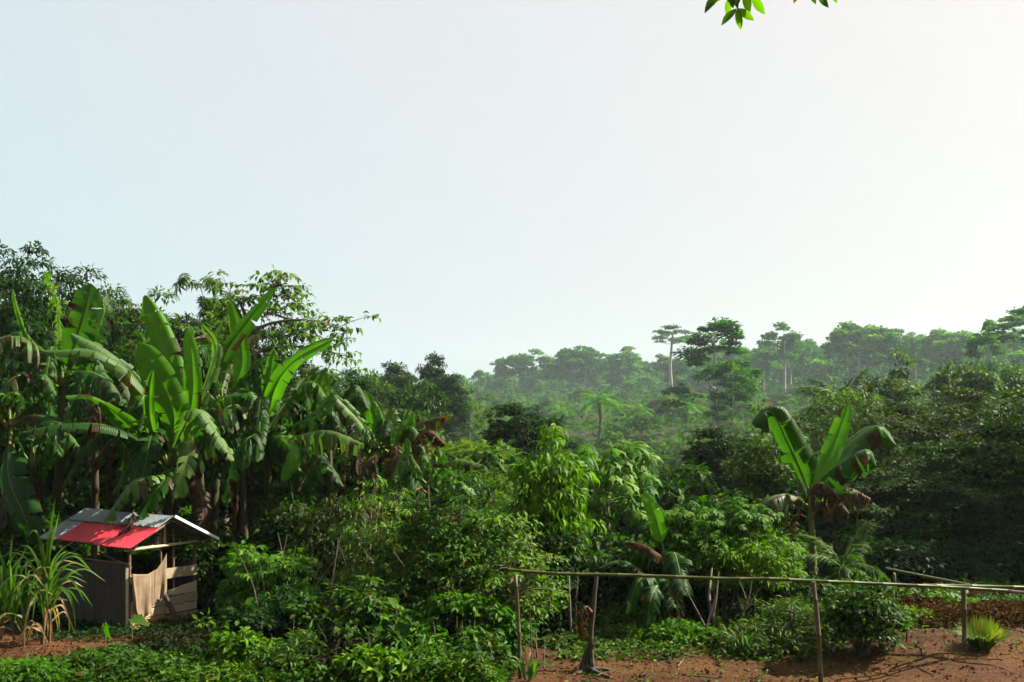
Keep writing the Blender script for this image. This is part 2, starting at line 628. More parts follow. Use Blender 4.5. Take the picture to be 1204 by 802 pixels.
def dome(g, n, cz, rx, rz, crad, low=-.7, hollow=.45, ry=None):
    u = rdirs(n * 3, g)
    u = u[u[:, 2] > low][:n]
    r = g.uniform(hollow ** 3, 1, len(u)) ** (1 / 3)
    k = 1 + .18 * np.sin(u[:, 0] * 4 + g.uniform(0, 6)) + .15 * np.sin(u[:, 1] * 5 + g.uniform(0, 6))
    C = u * (r * k)[:, None] * np.array([rx, ry or rx, rz])
    C[:, 2] += cz
    return C, crad * g.uniform(.7, 1.35, len(C))


def layers(g, tiers, crad):
    """tiers: (z, radius, n)"""
    C = []
    for z, r, n in tiers:
        a = g.uniform(0, 6.283, n)
        q = r * np.sqrt(g.uniform(.08, 1, n))
        C.append(np.stack([q * np.cos(a), q * np.sin(a), z + g.normal(size=n) * crad * .25 - .10 * q], -1))
    C = np.vstack(C)
    return C, crad * g.uniform(.7, 1.3, len(C))


def limbs(mb, trunk, tr, C, g, r0=.3, sides=5, every=1, mi=0, tmin=.3):
    """trunk tube plus a limb to every clump"""
    n = 14
    T = spline(trunk, n)
    rt = tr * (np.linspace(1, r0, n) + .6 * np.exp(-np.linspace(0, 12, n)))
    tube(mb, T, rt, max(sides + 2, 7), mi)
    nodes = [T[i] for i in range(int(n * tmin), n)]
    nrad = [rt[i] for i in range(int(n * tmin), n)]
    top = T[-1]
    order = np.argsort(np.linalg.norm((C - top)[:, :2], axis=1))
    for j in order[::every]:
        c = C[j]
        A = np.array(nodes)
        dv = c - A
        cost = np.linalg.norm(dv, axis=1) + 1.2 * np.maximum(0, A[:, 2] - c[2] + .25 * np.linalg.norm(dv[:, :2], axis=1))
        k = int(np.argmin(cost))
        a = A[k]
        L = np.linalg.norm(c - a)
        mid = (a + c) / 2 + np.array([0, 0, -.10 * L]) + g.normal(size=3) * .06 * L
        P = spline([a, mid, c], 5)
        ra = min(nrad[k] * .6, .018 * L + tr * .16)
        tube(mb, P, np.linspace(ra, max(ra * .3, .004), 5), sides, mi, cap=False)
        for q in (1, 2, 3, 4):
            nodes.append(P[q])
            nrad.append(ra * (1 - .17 * q))
    return mb


def plant(name, label, cat, loc, trunk_me, crown_me, scale=(1, 1, 1), rz=0, group=None, tn='trunk', cn='crown'):
    o = thing(name, label, cat, loc, rz, group)
    o.scale = scale
    if trunk_me is not None:
        link(tn, trunk_me, o)
    tag(link(cn, crown_me, o), kind=None)
    return o


def make_tree(name, seed, H, cl, per, tpl, size, leafm, barkm, tr, th=None, lean=(0, 0), flat=.7, droop=.35, updir=.6, every=1, tmin=.3, r0=.3, jit=.5, shell=.45, extra=None):
    g = np.random.default_rng(seed)
    C, rad = cl(g)
    th = th or H * .75
    tk = MB()
    limbs(tk, [[0, 0, -.25], [lean[0] * .4 + .02 * H * g.normal(), lean[1] * .4, th * .5], [lean[0], lean[1], th]], tr, C, g, every=every, tmin=tmin, r0=r0)
    cr = MB()
    leaves(cr, C, rad, per, tpl, size, g, flat, droop, updir, shell, 0, jit)
    if extra:
        extra(cr, C, rad, g)
    W = 2 * np.percentile(np.abs(C[:, 0]), 95) + rad.mean()
    top = (C[:, 2] + rad * flat * .8).max()
    return dict(t=tk.mesh(name + '_trunk', M[barkm]), c=cr.mesh(name + '_crown', [M[leafm]] + ([M['leaf_orange']] if extra else [])), H=top, W=W)


def put(pr, px, top, Y, wpx=None, name='tree', label='', cat='tree', group=None, rz=None, tn='trunk', cn='crown', maxr=1.8):
    f = foot(px, Y)
    H = CH - (top - HY) * Y / F - f[2]
    sz = H / pr['H']
    sx = (wpx * Y / F) / pr['W'] if wpx else sz
    sx = min(max(sx, sz / maxr), sz * maxr)
    return plant(name, label, cat, f, pr['t'], pr['c'], (sx, sx, sz), rnd.uniform(0, 6.28) if rz is None else rz, group, tn, cn)


# far and middle distance kinds (shared meshes)
P = {}
P['far_dome'] = make_tree('far_dome', 101, 20, lambda g: dome(g, 70, 15.2, 4.6, 4.4, 1.15), 80, T_Q, .75, 'leaf_far', 'bark_pale', .40, 14)
P['far_wide'] = make_tree('far_wide', 102, 20, lambda g: dome(g, 84, 14.8, 5.6, 4.4, 1.15, low=-.75, hollow=.35), 80, T_Q, .75, 'leaf_far', 'bark_pale', .40, 15, flat=.9, updir=.3, jit=.9)
P['far_tall'] = make_tree('far_tall', 103, 20, lambda g: dome(g, 46, 14.6, 3.1, 5.2, 1.0, low=-.8), 80, T_Q, .7, 'leaf_far_bright', 'bark_pale', .36, 15)
P['far_open'] = make_tree('far_open', 104, 20, lambda g: dome(g, 30, 14.4, 3.6, 5.4, 1.05, low=-.8, hollow=.55), 80, T_Q, .7, 'leaf_far', 'bark_pale', .32, 17, flat=.85, updir=.3, jit=.9)
P['far_low'] = make_tree('far_low', 105, 12, lambda g: dome(g, 40, 7, 5.0, 4.6, 1.8, low=-.9), 110, T_Q, .85, 'leaf_far_bright', 'bark_grey', .3, 7)
P['emergent'] = make_tree('emergent', 106, 36, lambda g: layers(g, [(36, 2.4, 6), (34, 5.6, 11), (31.5, 7.6, 10), (29.5, 6.0, 6)], 1.5), 100, T_Q, .75, 'leaf_far', 'bark_pale', .66, 33, flat=.5, tmin=.75, r0=.45)
P['shrub_a'] = make_tree('shrub_a', 111, 3, lambda g: dome(g, 40, 1.4, 1.5, 1.35, .5, low=-.6), 90, T_OV, .26, 'leaf_mid', 'bark', .06, 1.6)
P['shrub_b'] = make_tree('shrub_b', 112, 3, lambda g: dome(g, 36, 1.4, 1.4, 1.4, .5, low=-.7), 80, T_PAL, .40, 'leaf_cassava', 'bark', .06, 1.6)
P['shrub_c'] = make_tree('shrub_c', 113, 3, lambda g: dome(g, 44, 1.3, 1.7, 1.2, .45, low=-.5), 100, T_LA, .30, 'leaf_yellow', 'bark', .06, 1.5)
P['shrub_d'] = make_tree('shrub_d', 114, 3, lambda g: dome(g, 40, 1.5, 1.3, 1.5, .5, low=-.8), 100, T_OV, .22, 'leaf_dark', 'bark', .06, 1.6)
P['round_dark'] = make_tree('round_dark', 115, 10, lambda g: dome(g, 90, 6.2, 3.4, 3.6, 1.0, low=-.85), 130, T_OV, .42, 'leaf_dark', 'bark', .28, 7)
P['round_mid'] = make_tree('round_mid', 116, 10, lambda g: dome(g, 80, 6.2, 3.2, 3.6, 1.05, low=-.85), 120, T_OV, .45, 'leaf_mid', 'bark_grey', .26, 7)
P['dense_round'] = make_tree('dense_round', 119, 10, lambda g: dome(g, 190, 6.6, 2.6, 3.2, .55, low=-.9, hollow=.55), 120, T_OV, .26, 'leaf_dark', 'bark', .26, 7)
P['airy'] = make_tree('airy', 117, 10, lambda g: dome(g, 26, 6.8, 2.4, 3.0, .75, low=-.8), 70, T_OV, .38, 'leaf_yellow', 'bark_pale', .13, 8.4)
def lumps(g):
    a = g.uniform(0, 6.283, 40)
    z = 7.5 + 12 * g.uniform(0, 1, 40) ** .8
    q = np.interp(z, [7, 10, 14, 17, 20], [4.6, 5.0, 4.6, 3.4, .8]) * np.sqrt(g.uniform(.1, 1, 40))
    return np.stack([q * np.cos(a), q * np.sin(a), z], -1), 1.0 * g.uniform(.6, 1.45, 40)


P['clumpy'] = make_tree('clumpy', 118, 20, lumps, 150, T_Q, .5, 'leaf_far', 'bark_pale', .26, 17, flat=.75)

# ---- far forest across the valley
def forest_edge(px):
    return float(np.interp(px, [-200, 540, 700, 900, 1204, 1500], [520, 470, 440, 350, 270, 240]))


FAR_KIND = {'far_dome': 'round crowned', 'far_tall': 'narrow tall crowned', 'far_open': 'open crowned', 'far_wide': 'wide crowned', 'far_low': 'low bushy'}
FAR_ZONE = [(560, 'behind the dark trees left of centre'), (650, 'at the left skyline end'), (740, 'in the skyline hump'), (830, 'around the tall pale trunk'),
            (930, 'behind the clumped tree'), (1060, 'above the lone banana plant'), (9999, 'near the right edge')]
SHRUB_KIND = {'shrub_a': 'mid green', 'shrub_b': 'finger leaved', 'shrub_c': 'yellow green', 'shrub_d': 'dark'}
SHRUB_ZONE = [(480, 'behind the banana plants'), (620, 'behind the bright drooping tree'), (760, 'below the hazy palm at centre'), (880, 'below the clumped tree'), (1000, 'behind the lone banana plant'), (9999, 'behind the right hand trees')]


def zone(px, zs):
    return next(n for lim, n in zs if px < lim)


kinds = ['far_dome', 'far_tall', 'far_open', 'far_tall', 'far_dome', 'far_wide', 'far_low', 'far_tall']
cnt = 0
for i in range(290):
    px = rnd.uniform(-120, 1330) if i % 12 == 0 else rnd.uniform(515, 1260)
    row = (i % 5)
    Y = forest_edge(px) + row * 26 + rnd.uniform(-10, 10)
    k = rnd.choice(kinds)
    f = foot(px, Y)
    s = (rnd.uniform(.72, 1.32) if k != 'far_low' else rnd.uniform(.9, 1.4)) * (1.0 if row else .92)
    s *= float(np.interp(px, [500, 600, 690, 760, 900, 1000, 1200], [.70, .78, .84, .78, .80, .84, .80])) if Y > 0 else 1
    zn = zone(px, FAR_ZONE)
    dp = ['front row', 'second row', 'middle rows', 'back rows', 'back rows'][row]
    plant('forest_tree', f'hazy {FAR_KIND[k]} far forest tree, {dp}, {zn}', 'tree', f, P[k]['t'], P[k]['c'],
          (s * rnd.uniform(.9, 1.25), s * rnd.uniform(.9, 1.25), s), rnd.uniform(0, 6.28), f'{FAR_KIND[k]} far forest trees, {dp}, {zn}')

gf = np.random.default_rng(33)
N = 42000
pxv = gf.uniform(300, 1330, N)
ev = np.interp(pxv, [-200, 540, 700, 900, 1204, 1500], [520, 470, 440, 350, 270, 240])
Yv = ev + gf.uniform(-6, 90, N)
Xv = (pxv - CX) * Yv / F
topv_ = np.interp(Yv - ev, [-6, 10, 90], [6, 13, 19]) * (.55 + .45 * smooth(.5 + .6 * fnoise(Xv, Yv, 14, .09, 3)))
pv = np.stack([Xv, Yv, ground_z(Xv, Yv) + topv_ * gf.uniform(0, 1, N) ** .6], -1)
mb = MB()
cloud(mb, T_Q, pv, rdirs(N, gf) * [1, 1, .5], rdirs(N, gf) * .8 + [0, -.2, 1], gf.uniform(.8, 2.0, N))
tag(mb.build('forest_understorey', M['leaf_far']), 'green mass of lower trees closing the wall of the far forest', 'forest', kind='stuff')

# undergrowth that closes the foot of the forest and the valley floor: a mass nobody could count
g = np.random.default_rng(31)
mb = MB()
N = 90000
Yv = 19 * (620 / 19) ** (g.uniform(0, 1, N) ** .85)
pxv = g.uniform(-260, 1460, N)
Xv = (pxv - CX) * Yv / F
lump = smooth(.5 + .55 * fnoise(Xv, Yv, 9, .35, 2) * np.interp(Yv, [19, 80], [.6, 1])) * .6 + smooth(.5 + .6 * fnoise(Xv, Yv, 10, .10, 2)) * .7
hv = np.interp(Yv, [19, 40, 120, 400], [.5, .9, 2.2, 4.5]) * lump * g.uniform(0, 1, N) ** .4
pv = np.stack([Xv, Yv, ground_z(Xv, Yv) + np.maximum(hv, 0)], -1)
keep = ~((Xv > 4.0) & (Yv < 21))
pv, Yv = pv[keep], Yv[keep]
N = len(pv)
cloud(mb, T_OV, pv, nrm(g.normal(size=(N, 3)) * [1, 1, .5]), nrm(g.normal(size=(N, 3)) * .6 + [0, -.2, 1]), (.15 + .0062 * Yv) * g.uniform(.6, 1.4, N))
tag(mb.build('valley_undergrowth', M['leaf_valley']), 'low green undergrowth covering the valley floor between the shrubs', 'undergrowth', kind='stuff')

# ---- shrubs on the valley slope
kinds = ['shrub_a', 'shrub_a', 'shrub_b', 'shrub_c', 'shrub_d', 'shrub_a', 'shrub_b']
for i in range(285):
    Y = 26 * (400 / 26) ** (rnd.random() ** .9)
    px = rnd.uniform(330, 1250) if rnd.random() < .85 else rnd.uniform(-60, 1270)
    if Y > forest_edge(px) * .88:
        Y = rnd.uniform(60, 200)
    k = rnd.choice(kinds)
    s = rnd.uniform(.55, 1.05) * (1 + Y / 350)
    if 620 < px < 880 and Y < 90:
        s *= .62
    if 880 < px < 1250 and Y < 60:
        s *= .8
    f = foot(px, Y)
    zn = zone(px, SHRUB_ZONE)
    dp = 'near' if Y < 70 else 'middle distance' if Y < 160 else 'far hazy'
    plant('valley_shrub', f'{dp} {SHRUB_KIND[k]} shrub on the valley slope {zn}', 'shrub', f, P[k]['t'], P[k]['c'],
          (s * rnd.uniform(.9, 1.4), s * rnd.uniform(.9, 1.4), s), rnd.uniform(0, 6.28), f'{dp} {SHRUB_KIND[k]} shrubs on the valley slope {zn}', 'stems', 'foliage')

# ---- singled-out far trees
put(P['emergent'], 791, 383, 345, 46, 'emergent_tree', 'tall tree with bare pale trunk and small flat crown above the far forest')
put(P['clumpy'], 840, 377, 128, 100, 'clumped_tree', 'hazy tree with separate leaf clumps and thin pale trunks rising behind the lone banana plant')
put(P['clumpy'], 862, 425, 122, 60, 'clumped_tree', 'lower clumped tree with bare thin stems leaning on the tall clumped tree')
put(P['far_open'], 922, 380, 300, 40, 'open_crowned_tree', 'small open crowned tree standing on the skyline right of the clumped tree')
put(P['far_wide'], 1010, 378, 290, 70, 'broad_crowned_tree', 'broad flat crowned tree highest on the skyline above the lone banana plant')
put(P['far_open'], 1052, 388, 285, 34, 'forked_tree', 'small forked tree on the skyline just right of the broad crowned tree')
put(P['far_wide'], 1110, 386, 280, 60, 'skyline_tree', 'pale domed tree on the skyline above the yellow green crown')
put(P['far_open'], 1158, 378, 150, 34, 'umbrella_tree', 'thin stemmed tree with small umbrella tufts near the right edge')
put(P['emergent'], 1208, 362, 130, 90, 'layered_tree', 'dark layered tree with flat spreading boughs at the right edge skyline', maxr=2.5)
put(P['far_wide'], 605, 416, 455, 40, 'hazy_skyline_tree', 'small rounded tree at the left end of the far skyline')
put(P['far_open'], 634, 411, 460, 36, 'bare_topped_tree', 'thin bare topped tree on the far skyline left of centre')
put(P['far_wide'], 688, 408, 440, 90, 'domed_forest_tree', 'wide domed tree forming the hump of the far skyline at centre')
put(P['far_open'], 733, 408, 430, 36, 'spindly_tree', 'spindly tree on the skyline between the hump and the tall pale trunk')

# ---- middle distance, left of centre
put(P['dense_round'], 511, 415, 88, 40, 'round_headed_tree', 'dark tree with a small round head rising above the middle tree group')
put(P['dense_round'], 522, 440, 86, 56, 'dark_rounded_tree', 'dark rounded tree below and right of the round headed tree')
put(P['dense_round'], 470, 426, 84, 62, 'dark_spreading_tree', 'dark spreading tree left of the round headed tree')
put(P['round_mid'], 440, 436, 70, 60, 'green_rounded_tree', 'mid green rounded tree behind the end of the overhanging branch')
put(P['round_mid'], 485, 447, 52, 70, 'leafy_green_tree', 'brighter leafy tree in front of the dark rounded trees')
put(P['airy'], 553, 452, 95, 36, 'slender_tree', 'slender yellow green tree with thin stem beside the dark rounded trees')
put(P['airy'], 572, 462, 100, 30, 'slender_sapling', 'shorter slender sapling right of the slender yellow green tree')
put(P['dense_round'], 612, 474, 34, 84, 'dark_bushy_tree', 'dark glossy bushy tree behind the bright drooping tree at centre')
put(P['dense_round'], 846, 502, 30, 84, 'dark_rounded_shrub', 'dark rounded shrub left of the lone banana plant')
put(P['shrub_c'], 540, 530, 30, 110, 'yellow_green_shrub', 'yellow green bushy shrub behind the right banana clump', 'shrub', tn='stems', cn='foliage')
put(P['shrub_c'], 590, 556, 24, 90, 'fine_leaved_shrub', 'fine leaved shrub left of the bright drooping tree', 'shrub', tn='stems', cn='foliage')
put(P['shrub_a'], 470, 480, 38, 100, 'leafy_shrub', 'leafy green shrub behind the right banana clump', 'shrub', tn='stems', cn='foliage')
put(P['shrub_d'], 700, 560, 26, 120, 'dark_shrub', 'dark shrub behind the papaya', 'shrub', tn='stems', cn='foliage')
put(P['shrub_a'], 800, 545, 24, 110, 'green_shrub', 'green shrub between the papaya and the dark rounded shrub', 'shrub', tn='stems', cn='foliage')
put(P['shrub_d'], 900, 560, 23, 120, 'shadowed_shrub', 'shadowed shrub behind the lone banana plant', 'shrub', tn='stems', cn='foliage')

# ---- trees on the right, standing over the yard
def right_tree(seed, leafm, rx=3.0, H=6.0):
    return make_tree('right_tree', seed, H, lambda g: dome(g, 120, H * .52, rx, H * .46, .62, low=-.9, hollow=.5), 150, T_OV, .17, leafm, 'bark', .16, H * .7, flat=.5, updir=.9)


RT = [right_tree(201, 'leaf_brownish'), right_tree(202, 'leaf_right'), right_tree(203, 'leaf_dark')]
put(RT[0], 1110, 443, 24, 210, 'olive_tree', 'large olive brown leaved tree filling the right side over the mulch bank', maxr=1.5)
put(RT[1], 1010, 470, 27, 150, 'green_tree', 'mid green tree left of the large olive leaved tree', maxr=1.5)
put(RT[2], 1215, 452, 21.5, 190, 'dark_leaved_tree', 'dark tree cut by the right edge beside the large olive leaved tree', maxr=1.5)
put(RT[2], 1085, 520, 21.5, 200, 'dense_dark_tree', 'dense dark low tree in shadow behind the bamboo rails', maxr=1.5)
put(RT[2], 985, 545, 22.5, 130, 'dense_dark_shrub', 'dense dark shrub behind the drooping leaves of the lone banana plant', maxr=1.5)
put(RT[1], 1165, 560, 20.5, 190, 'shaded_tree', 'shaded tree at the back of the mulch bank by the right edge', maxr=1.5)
put(RT[0], 1400, 400, 20.5, 260, 'added_shade_tree', 'unseen olive leaved tree added for shade past the right edge behind the mulch bank', maxr=1.4)  # added outside the frame to darken the right side
for i, (X_, Y_, H_, k, lb) in enumerate(((-13, 2, 9, 'round_dark', 'unseen dark tree added for shade beside the viewpoint, past the left edge'), (-9, -6, 10, 'round_mid', 'unseen leafy tree added for shade behind the viewpoint on the left'), (-2, -10, 11, 'round_dark', 'unseen dark tall tree added for shade straight behind the viewpoint'),
                                        (5, -9, 10, 'round_mid', 'unseen leafy tree added for shade behind the viewpoint on the right'), (11, -5, 9, 'round_dark', 'unseen dark tree added for shade behind the viewpoint, far right'), (-18, 9, 9, 'round_mid', 'unseen leafy tree added for shade past the left edge beyond the sugar cane'))):
    q = H_ / P[k]['H']
    plant('sky_blocking_tree', lb, 'tree', (X_, Y_, gz(X_, Y_)), P[k]['t'], P[k]['c'], (q * 1.15, q * 1.15, q), i * 1.3)  # added out of view to block sky light and deepen the shadows
put(RT[1], 1290, 440, 20, 260, 'edge_tree', 'tall tree just inside the right edge, mostly cut off', maxr=1.5)
put(P['round_mid'], 1140, 425, 55, 90, 'slope_tree', 'dark green tree behind the large olive leaved tree, near the right edge')
put(P['round_dark'], 1040, 432, 52, 60, 'dark_slope_tree', 'dark tree with a tuft top behind the right hand trees')
put(P['airy'], 1064, 412, 58, 48, 'yellow_crowned_tree', 'tree with a bright yellow green crown rising above the right hand trees')
put(P['round_mid'], 1195, 428, 60, 70, 'background_tree', 'mid green tree on the slope at the right edge')
put(P['shrub_c'], 1000, 452, 40, 90, 'bright_slope_shrub', 'bright yellow green bush with orange leaves beyond the lone banana plant', 'shrub', tn='stems', cn='foliage')

# ---- trees behind the bananas on the left
def left_tree(seed, H, leafm, tpl, size, rx, n=90, per=90, cr=.75, flat=.45, hollow=.4, low=-.6):
    return make_tree('left_tree', seed, H, lambda g: dome(g, n, H * .64, rx, H * .36, cr, low=low, hollow=hollow), per, tpl, size, leafm, 'bark', .2, H * .7, flat=flat, updir=.9)


LT = [left_tree(211, 10, 'leaf_dark', T_OV, .24, 3.6, 110, 130), left_tree(212, 9, 'leaf_mid', T_OV, .26, 3.0, 90, 110),
      left_tree(213, 8.5, 'leaf_mid', T_UMB, .62, 2.6, 60, 26, .6, .35, .5)]
put(LT[0], 5, 283, 31, 150, 'tall_left_tree', 'tall dark leaved tree at the left edge above the bananas', maxr=1.4)
put(LT[1], 78, 326, 33, 110, 'back_tree', 'green tree between the tall left edge tree and the umbrella leaved tree', maxr=1.4)
put(LT[2], 128, 350, 30, 90, 'tufted_tree', 'tree with tufted crown behind the broad upright banana leaf', maxr=1.4)
put(LT[2], 238, 327, 31, 110, 'umbrella_leaved_tree', 'umbrella leaved tree spreading above the middle bananas', maxr=1.4)
put(LT[1], 180, 372, 27, 120, 'shady_tree', 'shady green tree directly behind the bright banana leaves', maxr=1.4)
put(LT[0], 300, 385, 28, 130, 'dark_back_tree', 'dark tree below the umbrella leaved tree behind the bananas', maxr=1.4)
put(LT[0], 60, 420, 24, 170, 'shadow_tree', 'shadowed tree behind the shed and the left bananas', maxr=1.4)
put(LT[0], 200, 450, 23.5, 170, 'gloomy_tree', 'gloomy dark tree behind the middle bananas', maxr=1.4)
put(LT[0], 360, 470, 25, 150, 'lower_back_tree', 'dark low tree behind the right banana clump', maxr=1.4)


LD = left_tree(214, 9, 'leaf_mid', T_OV, .25, 3.0, 150, 150, .7, .55, .3, -.8)
LE = left_tree(215, 9, 'leaf_dark', T_OV, .24, 3.2, 150, 150, .7, .55, .3, -.8)
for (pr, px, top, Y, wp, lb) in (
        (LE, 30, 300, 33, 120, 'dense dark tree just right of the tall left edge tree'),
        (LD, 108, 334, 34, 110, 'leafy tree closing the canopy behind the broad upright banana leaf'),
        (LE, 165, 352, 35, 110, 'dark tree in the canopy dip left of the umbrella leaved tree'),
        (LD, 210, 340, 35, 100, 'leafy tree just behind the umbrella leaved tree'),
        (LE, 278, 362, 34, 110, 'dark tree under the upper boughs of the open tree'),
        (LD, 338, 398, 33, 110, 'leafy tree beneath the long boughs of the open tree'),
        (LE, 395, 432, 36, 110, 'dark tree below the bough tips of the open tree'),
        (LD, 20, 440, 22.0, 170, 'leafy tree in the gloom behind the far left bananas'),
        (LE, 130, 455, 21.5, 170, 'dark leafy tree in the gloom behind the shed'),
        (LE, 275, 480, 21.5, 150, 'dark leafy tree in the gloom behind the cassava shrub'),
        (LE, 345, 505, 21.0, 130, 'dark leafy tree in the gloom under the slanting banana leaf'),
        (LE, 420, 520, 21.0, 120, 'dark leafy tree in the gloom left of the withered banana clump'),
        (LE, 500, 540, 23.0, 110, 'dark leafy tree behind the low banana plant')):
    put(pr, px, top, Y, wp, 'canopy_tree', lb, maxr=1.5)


def branch_tree():
    """open tree whose long boughs reach to the right over the bananas"""
    g = np.random.default_rng(77)
    Y = 27.0
    b = foot(262, Y)
    tk, cr = MB(), MB()
    T = spline([b, at(268, 470, Y), at(276, 400, Y), at(300, 365, Y), at(318, 340, Y), at(326, 330, Y)], 16)
    tube(tk, T - b, np.linspace(.16, .02, 16), 7)
    bough = [[at(276, 400, Y), at(320, 380, Y - .6), at(370, 377, Y - 1), at(408, 392, Y - 1.2)],
             [at(272, 430, Y), at(310, 412, Y + .5), at(360, 408, Y + .3), at(412, 420, Y)],
             [at(300, 365, Y), at(330, 372, Y + .8), at(370, 390, Y + 1)],
             [at(290, 375, Y), at(280, 352, Y - .5), at(268, 345, Y - .8)],
             [at(318, 340, Y), at(330, 335, Y), at(336, 345, Y)],
             [at(272, 420, Y), at(250, 400, Y + .5), at(236, 392, Y + 1)]]
    C = []
    for q in bough:
        S = spline(q, 12)
        tube(tk, S - b, np.linspace(.06, .012, 12), 5, cap=False)
        for k in range(3, 12):
            for _ in range(5 if k > 8 else 3 if k > 4 else 2):
                e = S[k] + g.normal(size=3) * np.array([.28, .6, .30]) + [0, 0, -.08]
                tube(tk, spline([S[k] - b, (S[k] + e) / 2 - b + [0, 0, .06], e - b], 4), [.012, .010, .007, .004], 4, cap=False)
                C.append(e - b)
    C = np.array(C)
    leaves(cr, C, np.full(len(C), .20), 11, T_OV2, .17, g, .5, .6, .6)
    for (x, y) in ((321, 325), (329, 328), (337, 337), (312, 338), (333, 350), (318, 352), (302, 348), (326, 319), (310, 330)):
        c = (at(x, y, Y) - b)[None]
        leaves(cr, c, np.array([.12]), 6, T_OV2, .20, g, .8, .9, .5)
        tube(tk, spline([at(318, 345, Y) - b, c[0]], 3), .008, 4, cap=False)
    t = thing('overhanging_tree', 'open tree with long boughs reaching right over the banana plants', 'tree', b)
    tk.build('trunk', M['bark_grey'], t)
    cr.build('crown', M['leaf_olive'], t)


branch_tree()


# ------------------------------------------------------------------ palms
def frond_mesh(name, L, n, ll, g, sag=.55, mat='leaf_mid', wl=.035, rr=.02):
    """arching rachis with two rows of leaflets, lying along +x"""
    mb = MB()
    t = np.linspace(0, 1, 12)
    Pp = np.stack([L * t * (1 - .12 * t * t), 0 * t, L * (.30 * t - sag * t ** 2.2)], -1)
    tube(mb, Pp, np.linspace(rr, rr * .2, 12), 4, 1)
    k = np.linspace(.12, .99, n)
    c = np.stack([np.interp(k, t, Pp[:, j]) for j in range(3)], -1)
    tg = nrm(np.stack([np.interp(k, t, np.gradient(Pp[:, j])) for j in range(3)], -1))
    for sd in (-1, 1):
        d = nrm(tg * .55 + np.array([0, sd, 0]) * .8 + np.array([0, 0, -.25]) + g.normal(size=(n, 3)) * .10)
        s = ll * (.35 + .65 * np.sin(np.pi * np.clip(k * .95 + .05, 0, 1)) ** .6) * g.uniform(.85, 1.1, n)
        cloud(mb, t_leaf2(wl, bend=-.35), c, d, np.tile([0, 0, 1.0], (n, 1)) + g.normal(size=(n, 3)) * .2, s)
    return mb.mesh(name, [M[mat], M['midrib']])


g = np.random.default_rng(41)
FR = [frond_mesh('palm_frond', 1.0, 30, .26, g, s_, 'leaf_far_bright', .05, .012) for s_ in (.35, .6, .9)]
FRN = [frond_mesh('palm_frond', 1.0, 34, .30, g, s_, 'leaf_mid', .045, .012) for s_ in (.25, .5, .8)]


def palm(px, top, Y, fl, nf, label, trunk_r=.2, fr=FR, group=None):
    f = foot(px, Y)
    zc = CH - (top - HY) * Y / F - fl * .42 - f[2]
    t = thing('oil_palm', label, 'palm', f, 0, group)
    if zc > .3:
        mb = MB()
        tube(mb, spline([[0, 0, -.2], [.05 * zc, 0, zc * .5], [0, 0, zc]], 8), np.linspace(trunk_r, trunk_r * .8, 8), 8)
        mb.build('trunk', M['bark'], t)
    for i in range(nf):
        o = link('frond', fr[i % 3], t)
        o.location = (0, 0, max(zc, .12))
        o.rotation_euler = (0, math.radians(-55 + 75 * (i / nf)) * (1 if nf > 8 else .8), i * 2.4 + rnd.uniform(-.3, .3))
        s = fl * rnd.uniform(.85, 1.1)
        o.scale = (s, s, s)
    return t


palm(704, 461, 175, 4.6, 22, 'hazy oil palm at centre in front of the far forest', .35)
palm(748, 474, 190, 4.2, 18, 'fainter oil palm right of the hazy palm at centre', .3)
palm(806, 470, 185, 4.4, 18, 'oil palm near the foot of the tall pale trunk', .3)
palm(660, 476, 210, 4.0, 16, 'small faint oil palm left of the hazy palm at centre', .3)
palm(990, 452, 46, 2.3, 18, 'oil palm crown above and behind the lone banana plant', .22, FRN)
palm(990, 640, 15.2, .85, 9, 'young palm with feathery fronds beside the lone banana stem', .08, FRN)
palm(1196, 590, 20.0, 1.7, 12, 'drooping palm in the shade at the right edge', .12, FRN)


def red_plant():
    b = foot(909, 24)
    t = thing('red_leaved_plant', 'plant with a tuft of red strap leaves above the lone banana plant', 'plant', b)
    mb = MB()
    H = CH - (480 - HY) * 24 / F - b[2]
    tube(mb, spline([[0, 0, -.1], [.05, 0, H * .5], [0, 0, H - .25]], 6), .035, 6)
    mb.build('stem', M['bark'], t)
    gg = np.random.default_rng(4)
    n = 46
    d = rdirs(n, gg)
    d[:, 2] = np.abs(d[:, 2]) * .8 + .1
    mb = MB()
    cloud(mb, t_leaf2(.07, bend=-.5), np.tile([0, 0, H - .3], (n, 1)) + gg.normal(size=(n, 3)) * .05, d, np.tile([0, 0, 1.0], (n, 1)) + .01, gg.uniform(.3, .55, n))
    mb.build('leaf_tuft', M['leaf_red'], t)


red_plant()

# ------------------------------------------------------------------ the shed
KU = nrm([-.84, .54, 0])       # along the ridge, away from the gable
KV = nrm([.54, .84, 0])        # along the gable wall
K0 = np.array([-5.78, 14.85, 0.0])
K0[2] = gz(K0[0], K0[1]) - .02
UP = np.array([0, 0, 1.0])


def sp(u, v, z):
    return K0 + KU * u + KV * v + UP * z


